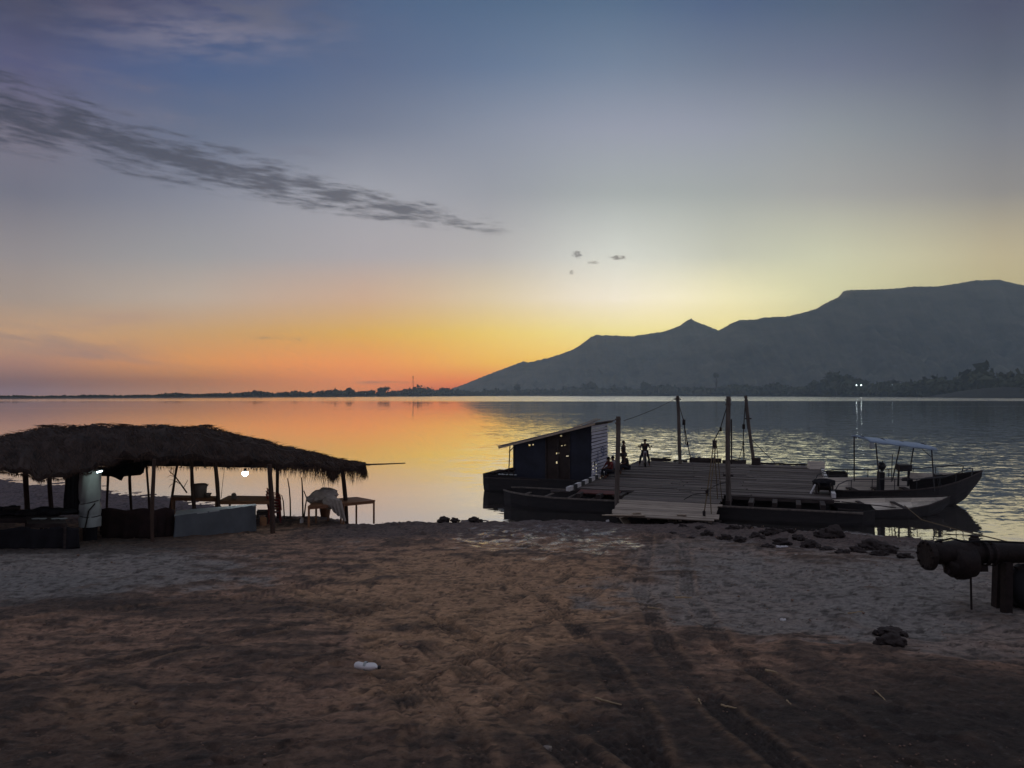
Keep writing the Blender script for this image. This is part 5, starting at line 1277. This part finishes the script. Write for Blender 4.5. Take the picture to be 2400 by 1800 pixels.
# ================================================================== PEOPLE
def skin_obj(name, J, E, Rr, mt, parent, root=0, sub=1):
    me = bpy.data.meshes.new(name); me.from_pydata([tuple(p) for p in J], E, []); me.update(); me.materials.append(M[mt])
    o = bpy.data.objects.new(name, me); COL.objects.link(o)
    if parent is not None: o.parent = parent
    sk = o.modifiers.new('skin', 'SKIN'); sk.use_smooth_shade = True
    if not me.skin_vertices: me.attributes  # layer is created with the modifier below
    if len(me.skin_vertices) == 0:
        import bmesh
        bm = bmesh.new(); bm.from_mesh(me); bm.verts.layers.skin.verify(); bm.to_mesh(me); bm.free()
    lay = me.skin_vertices[0].data
    for i, r in enumerate(Rr): lay[i].radius = (r, r) if not isinstance(r, tuple) else r; lay[i].use_root = (i == root)
    sb = o.modifiers.new('sub', 'SUBSURF'); sb.levels = sub; sb.render_levels = sub
    return o
def person(label, loc, rz, pose, shirt, cap=None, scale=1., group=None):
    """pose: joint name -> (x,y,z); the person faces -y"""
    t = thing('person', label, 'person', loc, rz, group); t.scale = (scale*1.05,)*3
    P = {k: Vector(v) for k, v in pose.items()}
    J, Rr, E = [], [], []; ix = {}
    def j(n, p, r, link=None):
        ix[n] = len(J); J.append(p); Rr.append(r)
        if link: E.append((ix[link], ix[n]))
    j('pelvis', P['pelvis'], (.14,.11)); j('waist', P['pelvis'].lerp(P['chest'], .5), (.125,.10), 'pelvis'); j('chest', P['chest'], (.15,.11), 'waist')
    j('neck', P['neck'], .05, 'chest'); up = (P['head']-P['neck']).normalized()
    j('jaw', P['head']-up*.07, (.068,.075), 'neck'); j('head', P['head'], (.078,.09), 'jaw'); j('crown', P['head']+up*.085, (.055,.065), 'head')
    for s in ('L', 'R'):
        j('sh'+s, P['sh'+s], .058, 'chest'); j('el'+s, P['el'+s], .042, 'sh'+s); j('wr'+s, P['wr'+s], .028, 'el'+s)
        d = (P['wr'+s]-P['el'+s]).normalized(); sd2 = d.cross(Vector((0,0,1)) if abs(d.z) < .9 else Vector((0,1,0))).normalized()
        j('pa'+s, P['wr'+s]+d*.07, (.036,.02), 'wr'+s)
        for f, (o_, L_) in enumerate(((-.028,.065),(-.01,.08),(.01,.078),(.028,.06))):
            b_ = P['wr'+s]+d*.10+sd2*o_; j(f'f{f}a'+s, b_+d*.015, .009, 'pa'+s); j(f'f{f}b'+s, b_+d*L_*.75+Vector((0,-.012,-.02)), .008, f'f{f}a'+s)
        j('tha'+s, P['wr'+s]+d*.05-sd2*.045, .011, 'pa'+s); j('thb'+s, P['wr'+s]+d*.09-sd2*.058, .009, 'tha'+s)
        j('hip'+s, P['hip'+s], .092, 'pelvis'); j('kn'+s, P['kn'+s], .06, 'hip'+s); j('an'+s, P['an'+s], .04, 'kn'+s); j('he'+s, P['an'+s]+Vector((0,.03,-.05)), .035, 'an'+s); j('to'+s, P['to'+s], (.04,.025), 'an'+s)
    skin_obj('body', J, E, Rr, 'skin', t)
    # clothing, slightly outside the body
    c = [P['pelvis']+Vector((0,0,.02)), P['pelvis'].lerp(P['chest'], .5), P['chest'], P['chest'].lerp(P['neck'], .55)]
    rr = [(.165,.135),(.155,.125),(.18,.135),(.09,.08)]; ed = [(0,1),(1,2),(2,3)]
    for s in ('L', 'R'):
        k = len(c); c += [P['sh'+s], P['sh'+s].lerp(P['el'+s], .75)]; rr += [.078,.066]; ed += [(2,k),(k,k+1)]
    skin_obj('shirt', c, ed, rr, shirt, t)
    c = [P['pelvis']]; rr = [(.16,.13)]; ed = []
    for s in ('L', 'R'):
        k = len(c); c += [P['hip'+s], P['kn'+s], P['kn'+s].lerp(P['an'+s], .85)]; rr += [.11,.08,.062]; ed += [(0,k),(k,k+1),(k+1,k+2)]
    skin_obj('trousers', c, ed, rr, 'trousers', t)
    m = MB(); hd = P['head']
    if cap:
        m.blob(hd+Vector((0,.0,.05)), (.098,.11,.075), 1, 2, .03); m.box(hd+Vector((0,-.15,.05)), (.13,.13,.015)); part('cap', m, M[cap], t, True)
    else:
        m.blob(hd+Vector((0,.022,.045)), (.093,.102,.09), 2, 2, .06); part('hair', m, M['hair'], t, True)
    m = MB(); 
    for s in (-1, 1): m.blob(hd+Vector((s*.03,-.087,.0)), (.012,.008,.008), 3, 1, 0)
    part('eyes', m, M['hair'], t)
    m = MB(); m.blob(hd+Vector((0,-.098,-.03)), (.013,.02,.022), 3, 1, 0); m.blob(hd+Vector((0,-.086,-.07)), (.026,.008,.007), 3, 1, 0)
    for s in (-1, 1): m.blob(hd+Vector((s*.085,.01,-.01)), (.012,.02,.03), 3, 1, 0)
    part('face', m, M['skin'], t)
    return t
stand = dict(pelvis=(0,0,.93), chest=(0,.01,1.30), neck=(0,.0,1.47), head=(0,-.02,1.60), shL=(.18,0,1.40), shR=(-.18,0,1.40), elL=(.25,.02,1.13), elR=(-.25,.02,1.13), wrL=(.26,-.08,.90), wrR=(-.26,-.08,.90), hipL=(.09,0,.90), hipR=(-.09,0,.90), knL=(.11,-.02,.50), knR=(-.10,.0,.50), anL=(.12,.02,.09), anR=(-.11,.04,.09), toL=(.13,-.12,.03), toR=(-.13,-.10,.03))
ride = dict(stand, pelvis=(0,.12,.90), chest=(0,.02,1.25), neck=(0,-.03,1.42), head=(.02,-.07,1.55), shL=(.18,-.01,1.36), shR=(-.18,-.01,1.36), elL=(.30,-.14,1.16), elR=(-.30,-.14,1.16), wrL=(.30,-.34,1.10), wrR=(-.30,-.34,1.10), knL=(.24,-.08,.50), knR=(-.27,-.06,.50), hipL=(.11,.08,.86), hipR=(-.11,.08,.86), anL=(.27,.03,.09), anR=(-.33,.05,.09), toL=(.29,-.11,.03), toR=(-.37,-.08,.03))
sit = dict(pelvis=(0,.05,.40), chest=(0,-.03,.74), neck=(0,-.09,.89), head=(0,-.14,1.01), shL=(.18,-.05,.84), shR=(-.18,-.05,.84), elL=(.24,-.20,.62), elR=(-.24,-.20,.62), wrL=(.12,-.38,.56), wrR=(-.12,-.38,.56), hipL=(.09,.03,.37), hipR=(-.09,.03,.37), knL=(.17,-.40,.47), knR=(-.17,-.40,.47), anL=(.15,-.42,.09), anR=(-.15,-.42,.09), toL=(.16,-.56,.03), toR=(-.16,-.56,.03))
def deck_at(px, d): p = Vector(((px-1200)/F*d, d, ZD)); return p
# motorcycle seen end on, rider astride
mp_ = deck_at(1511, 49.6)
mc = thing('motorcycle', 'small motorcycle seen end on, with two round mirrors, under the rider', 'motorcycle', mp_, R(-8))
for y in (-.62, .62):
    w = thing('wheel', None, None); w.parent = mc; w.location = (0, y, .29)
    m = MB(); m.lathe([(.20,-.045),(.25,-.055),(.29,-.03),(.295,0),(.29,.03),(.25,.055),(.20,.045),(.20,-.045)], seg=24, M=Matrix.Rotation(R(90), 3, 'Y')); part('tyre', m, M['rubber'], w, True)
    m = MB(); m.lathe([(.205,-.03),(.205,.03),(.18,.03),(.18,-.03),(.205,-.03)], seg=24, M=Matrix.Rotation(R(90), 3, 'Y')); m.lathe([(0,-.05),(.04,-.05),(.04,.05),(0,.05)], seg=10, M=Matrix.Rotation(R(90), 3, 'Y'))
    for i in range(8): a = i*math.pi/4; m.tube([(0,0,0),(0,.19*math.cos(a),.19*math.sin(a))], .006, 4)
    part('rim', m, M['chrome'], w)
m = MB(); m.tube([(0,-.5,.9),(0,-.1,.72),(0,.3,.70),(0,.7,.72)], .03, 7); m.tube([(0,-.45,.85),(0,-.2,.35),(0,.2,.33),(0,.3,.68)], .025, 7)
for s in (-1,1): m.tube([(s*.07,.62,.29),(s*.08,.1,.36)], .02, 6); m.tube([(s*.09,.45,.68),(s*.09,.6,.33)], .022, 6)
part('frame', m, M['engine'], mc)
m = MB(); m.box((0,.0,.42),(.22,.3,.26),jit=.02); m.lathe([(0,-.13),(.08,-.13),(.08,.13),(0,.13)], (0,-.12,.47), 12, Matrix.Rotation(R(60),3,'X')); part('engine', m, M['iron'], mc)
m = MB()
for s in (-1,1): m.tube([(s*.08,-.62,.29),(s*.08,-.52,.62),(s*.07,-.44,.98)], .02, 6)
part('fork', m, M['chrome'], mc)
m = MB(); m.blob((0,-.2,.80),(.13,.24,.11),2,3,.05); part('fuel_tank', m, M['shirt_red'], mc, True)
m = MB(); m.blob((0,.28,.80),(.12,.38,.06),4,3,.03); part('seat', m, M['rubber'], mc, True)
m = MB(); m.tube([(-.36,-.38,1.06),(-.2,-.42,1.08),(0,-.45,1.0),(.2,-.42,1.08),(.36,-.38,1.06)], .016, 6); part('handlebar', m, M['engine'], mc)
m = MB(); m.blob((0,-.56,.92),(.09,.07,.09),1,3,0); part('headlight', m, M['chrome'], mc, True)
for s in (-1,1):
    m = MB(); m.tube([(s*.28,-.40,1.08),(s*.38,-.40,1.27)], .008, 5); m.blob((s*.40,-.40,1.32),(.07,.02,.05),1,2,0); part('mirror', m, M['engine'], mc)
m = MB(); m.box((0,.88,.62),(.14,.12,.05)); m.box((0,.94,.5),(.16,.02,.14)); m.tube([(0,.62,.62),(0,.95,.66)], .06, 6); part('rear_fender', m, M['engine'], mc)
m = MB(); m.tube([(.1,-.1,.3),(.12,.3,.28),(.13,.8,.36)], [.025,.035,.045], 8); part('exhaust', m, M['chrome'], mc)
person('person astride the motorcycle on the far side of the ferry deck', mp_, R(-8), ride, 'shirt_dark')
person('person standing half hidden behind the nearest mast, head showing above its right side', deck_at(1461, 47.), R(60), stand, 'shirt_dark')
def kerbsit(px, d, rz, shirt, cap, label, k=1.):
    person(label, deck_at(px, d), rz, sit, shirt, cap, k)
kerbsit(1468, 44.6, R(-75), 'shirt_dark', 'shirt_dark', 'seated person in a cap, leaning forward, right of the nearest mast')
kerbsit(1430, 42.4, R(-60), 'shirt_red', None, 'seated person in a red shirt at the foot of the white cabin wall')
kerbsit(1441, 42.9, R(-110), 'shirt_pale', None, 'seated person in a pale shirt next to the one in red')

# ================================================================== loose planks, rocks, litter
def on_ramp(px, py, lift=.035):
    o = Matrix.Rotation(-FR, 3, 'Z') @ (Vector((0,0,CAMZ))-FO); r = Matrix.Rotation(-FR, 3, 'Z') @ ray(px, py)
    # plane z = ZD - .04 + .257*(y+3.12)
    k = (ZD-.01+lift+.257*(o.y+3.12)-o.z)/(r.z-.257*r.y); q = o+r*k; return F2W(q.x, q.y, q.z)
for (x0, y0, x1, y1, w, lb) in [(1456,1218,1492,1203,.34,'pale loose plank running from the mud up onto the left half of the ramp'),(1566,1218,1598,1207,.36,'pale loose plank lying askew near the right end of the lowered ramp'),(1418,1207,1510,1208,.2,'long pale plank lying along the left foot of the ramp')]:
    b = on_ramp(x1, y1); a = on_ramp(x0, y0) if y0 < 1212 else ong(x0, y0)+Vector((0,0,.06)); c = (a+b)/2
    m = MB(); d_ = (b-a).normalized(); sd_ = Vector((-d_.y, d_.x, 0))*w*.26
    for q in (-1, 1): m.beam(a+sd_*q-d_*random.uniform(0,.12), b+sd_*q+d_*random.uniform(0,.12), w*.5, .035)
    m.beam(a.lerp(b,.7)-sd_*2+Vector((0,0,.03)), a.lerp(b,.7)+sd_*2+Vector((0,0,.03)), .06, .025)
    solo('plank', m, M['plank'], lb, 'plank', c, group='loose planks on the ramp')
def clod(px, py, r, label, flat=.6, grp=None, seed=None):
    p = ong(px, py); m = MB(); sd = seed if seed is not None else random.random()*40
    r *= .8; m.blob((0,0,r*flat*.3), (r*1.1,r*.9,r*flat), sd, 4, .6)
    for i in range(4): a = random.uniform(0,6.28); q_ = random.uniform(.8,1.5); m.blob((math.cos(a)*r*q_, math.sin(a)*r*q_*.7, r*.05), (r*random.uniform(.2,.5),r*.35,r*.22), sd+i, 3, .9)
    o = solo('mud_clod', m, M['clod'], label, 'clod', group=grp, smooth=True); o.location = p; return o
clod(2085, 1512, .20, 'rounded dark clod of mud on the grey sand at the right, the nearer of two')
clod(2085, 1484, .21, 'flat dark clod of mud on the grey sand at the right, the farther of two', .3)
clod(1947, 1257, .42, 'big dark clod of mud at the water edge below the ferry winch', .7)
clod(2047, 1285, .45, 'dark mound of mud on the wet sand left of the rusty pipe', .5)
clod(1810, 1250, .32, 'dark clod of mud below the right part of the ferry', .6)
clod(1040, 1221, .26, 'left lump of mud at the water edge left of the ferry', .6)
clod(1066, 1221, .20, 'small lump of mud at the water edge between two larger ones')
clod(1112, 1221, .26, 'lump of mud at the water edge close to the ferry pontoon')
for px, py, r in [(1685,1225,.2),(1720,1238,.25),(1750,1236,.22),(1775,1262,.26),(1700,1262,.2),(1830,1275,.24),(1870,1264,.22),(1900,1282,.28),(1975,1300,.2),(2010,1296,.22),(2080,1298,.25),(2120,1306,.2),(1640,1238,.18),(1600,1235,.16),(1850,1246,.2),(1735,1268,.2),(1660,1252,.2),(1800,1284,.18),(1620,1262,.14),(1575,1250,.12),(1940,1290,.2),(2060,1302,.2)]:
    clod(px, py, r, 'dark clod in the strip of churned mud below the ferry', random.uniform(.4,.7), 'clods in the mud strip')
# crushed bottle in front
p = ong(858, 1572)
bt = thing('crushed_bottle', 'crushed white plastic bottle lying on the brown track in the foreground', 'bottle', (p.x, p.y, p.z+.05), R(-14))
m = MB(); pr = [(0,-.14),(.035,-.135),(.046,-.11),(.044,-.05),(.04,0),(.046,.05),(.044,.09),(.03,.12),(.016,.135),(.016,.15)]
MX = Matrix.Rotation(R(90), 3, 'Y'); n = 20; vs = []
for i, (r_, z_) in enumerate(pr):
    for k in range(n):
        a = 2*math.pi*k/n; q = MX @ Vector((r_*math.cos(a)*(1+.08*math.sin(3*a+i)), r_*math.sin(a), z_)); q.z *= .75; q.y += .005*math.sin(i*1.2); vs.append(q)
m.add(vs, [(i*n+k, i*n+(k+1)%n, (i+1)*n+(k+1)%n, (i+1)*n+k) for i in range(len(pr)-1) for k in range(n)]); part('body', m, M['white_plastic'], bt, True)
m = MB(); m.lathe([(0,.172),(.019,.172),(.019,.148),(0,.148)], (0,0,0), 12, MX); part('cap', m, M['black_paint'], bt)
m = MB(); m.lathe([(.0425,-.02),(.0435,-.02),(.0435,.01),(.0425,.01)], (0,0,0), 16, MX); part('label_band', m, M['sheet'], bt)
bt.scale = (1.05,1.25,1.25)
def scrap(px, py, ln, rz, w, mt, label, name='scrap', h=.03):
    p = ong(px, py); m = MB(); n = 6; vs = []
    for i in range(n+1):
        t = i/n; x = (t-.5)*ln; ww = w*(.4+.6*math.sin(math.pi*min(max(t,.08),.92)))
        vs += [(x, -ww/2, .0), (x, ww/2, .0), (x, ww*.3, h*(.5+random.random()*.6)), (x, -ww*.3, h*(.5+random.random()*.6))]
    fs = [(i*4+k, i*4+(k+1)%4, i*4+4+(k+1)%4, i*4+4+k) for i in range(n) for k in range(4)] + [(0,1,2,3),(n*4+3,n*4+2,n*4+1,n*4)]
    m.add(vs, fs); o = solo(name, m, M[mt], label, name.replace('_',' ')); o.location = (p.x, p.y, p.z+.01); o.rotation_euler = (0,0,rz); return o
scrap(2252,1431,.20,-.1,.09,'white_plastic','pale scrap of plastic on the ground left of the steel legs of the rusty pipe','plastic_scrap',.05)
scrap(2206,1415,.18,.5,.05,'white_plastic','thin pale scrap of plastic under the flange of the rusty pipe','plastic_scrap')
scrap(1835,1455,.09,0,.05,'white_plastic','small bright white scrap in the middle of the grey sand','plastic_scrap')
scrap(1833,1284,.35,.05,.08,'white_plastic','pale scrap at the upper edge of the grey sand below the ferry','plastic_scrap',.05)
scrap(1871,1304,.2,0,.1,'white_plastic','small pale scrap on the grey sand right of the long pale one','plastic_scrap',.05)
scrap(2025,1246,.22,.2,.2,'white_plastic','white scrap lying at the water edge below the canopy boat','plastic_scrap',.14)
scrap(707,1226,.18,1.2,.08,'white_plastic','pale scrap standing on the ground left of the sack table','plastic_scrap',.22)
scrap(1424,1223,.14,.3,.1,'white_plastic','small pale scrap at the left foot of the ramp','plastic_scrap',.08)
def twig(px0, py0, px1, py1, r, label):
    a = ong(px0, py0); b = ong(px1, py1); n = 6; P = []
    for i in range(n+1):
        t = i/n; q = a.lerp(b, t); q.z = gh(q.x, q.y)+.03; q.x += random.uniform(-.01,.01); q.y += random.uniform(-.015,.015); P.append(q)
    m = MB(); m.tube(P, [r*(1-.4*i/n) for i in range(n+1)], 6); solo('stalk', m, M['straw_stalk'], label, 'stalk', P[0])
twig(1583,1405,1620,1405,.02,'straight pale stalk lying on the dark ridge right of the track')
twig(1394,1642,1455,1663,.012,'long pale stalk in the right foreground beside the tyre track')
twig(1690,1662,1727,1668,.012,'pale stalk lying by a short one in the dark soil at the lower right')
twig(2050,1625,2080,1655,.009,'thin slanted stalk in the dark soil at the far lower right')
twig(1517,1427,1555,1434,.012,'bent pale stalk left of the dark ridge')
twig(1988,1442,2022,1438,.012,'thin stalk on the grey sand left of the paired clods')
twig(1796,1578,1822,1582,.016,'stubby stalk where the reddish soil meets the dark soil')
twig(1845,1650,1855,1661,.009,'tiny curved stalk in the dark soil at the lower right')
twig(1636,1648,1644,1660,.009,'tiny upright looking stalk left of the pair in the dark soil')
p = ong(1284,1764); m = MB(); m.blob((0,0,.02),(.035,.04,.03),5,3,.5); o = solo('pebble', m, M['bucket'], 'pale lumpy stone at the bottom of the picture beside the tyre track', 'stone', smooth=True); o.location = p
# crumbs of soil scattered over the slope
m = MB()
for _ in range(3600):
    dd = 4.5+27*random.random()**1.6; x = random.uniform(-.78,.78)*dd
    z, s_ = base_h(x, dd)
    if s_ < .3: continue
    r = random.uniform(.004,.013)*(1+dd*.04)*(2.2 if random.random() < .04 else 1); o3 = Vector((x, dd, float(z)+r*.2+.01))
    vs = [o3+Vector((random.uniform(.7,1.3)*r*a, random.uniform(.7,1.3)*r*b_, random.uniform(.5,.9)*r*c)) for a, b_, c in ((1,0,0),(-1,0,0),(0,1,0),(0,-1,0),(0,0,1),(0,0,-1))]
    m.add(vs, [(0,2,4),(2,1,4),(1,3,4),(3,0,4),(2,0,5),(1,2,5),(3,1,5),(0,3,5)])
tag(m.build('soil_crumbs', mat('soil_crumb', (124,102,88), .95, .4, 7, bump=.5), smooth=True), 'crumbs of dry mud scattered over the bank', 'crumbs', kind='stuff')

# ================================================================== haze
m = MB(); m.box((0, 3150, 380), (19000, 6900, 780))
hz = m.build('haze', bpy.data.materials.new('haze_air')); tag(hz, kind='stuff'); tag(hz, 'thin evening haze over the water', 'haze')
hm = hz.data.materials[0]; hm.use_nodes = True; hn = hm.node_tree.nodes; hn.clear()
pv = hn.new('ShaderNodeVolumePrincipled'); pv.inputs['Density'].default_value = 1.0e-4; pv.inputs['Color'].default_value = (.72,.90,1,1); pv.inputs['Anisotropy'].default_value = .62
ho = hn.new('ShaderNodeOutputMaterial'); hm.node_tree.links.new(pv.outputs[0], ho.inputs['Volume'])
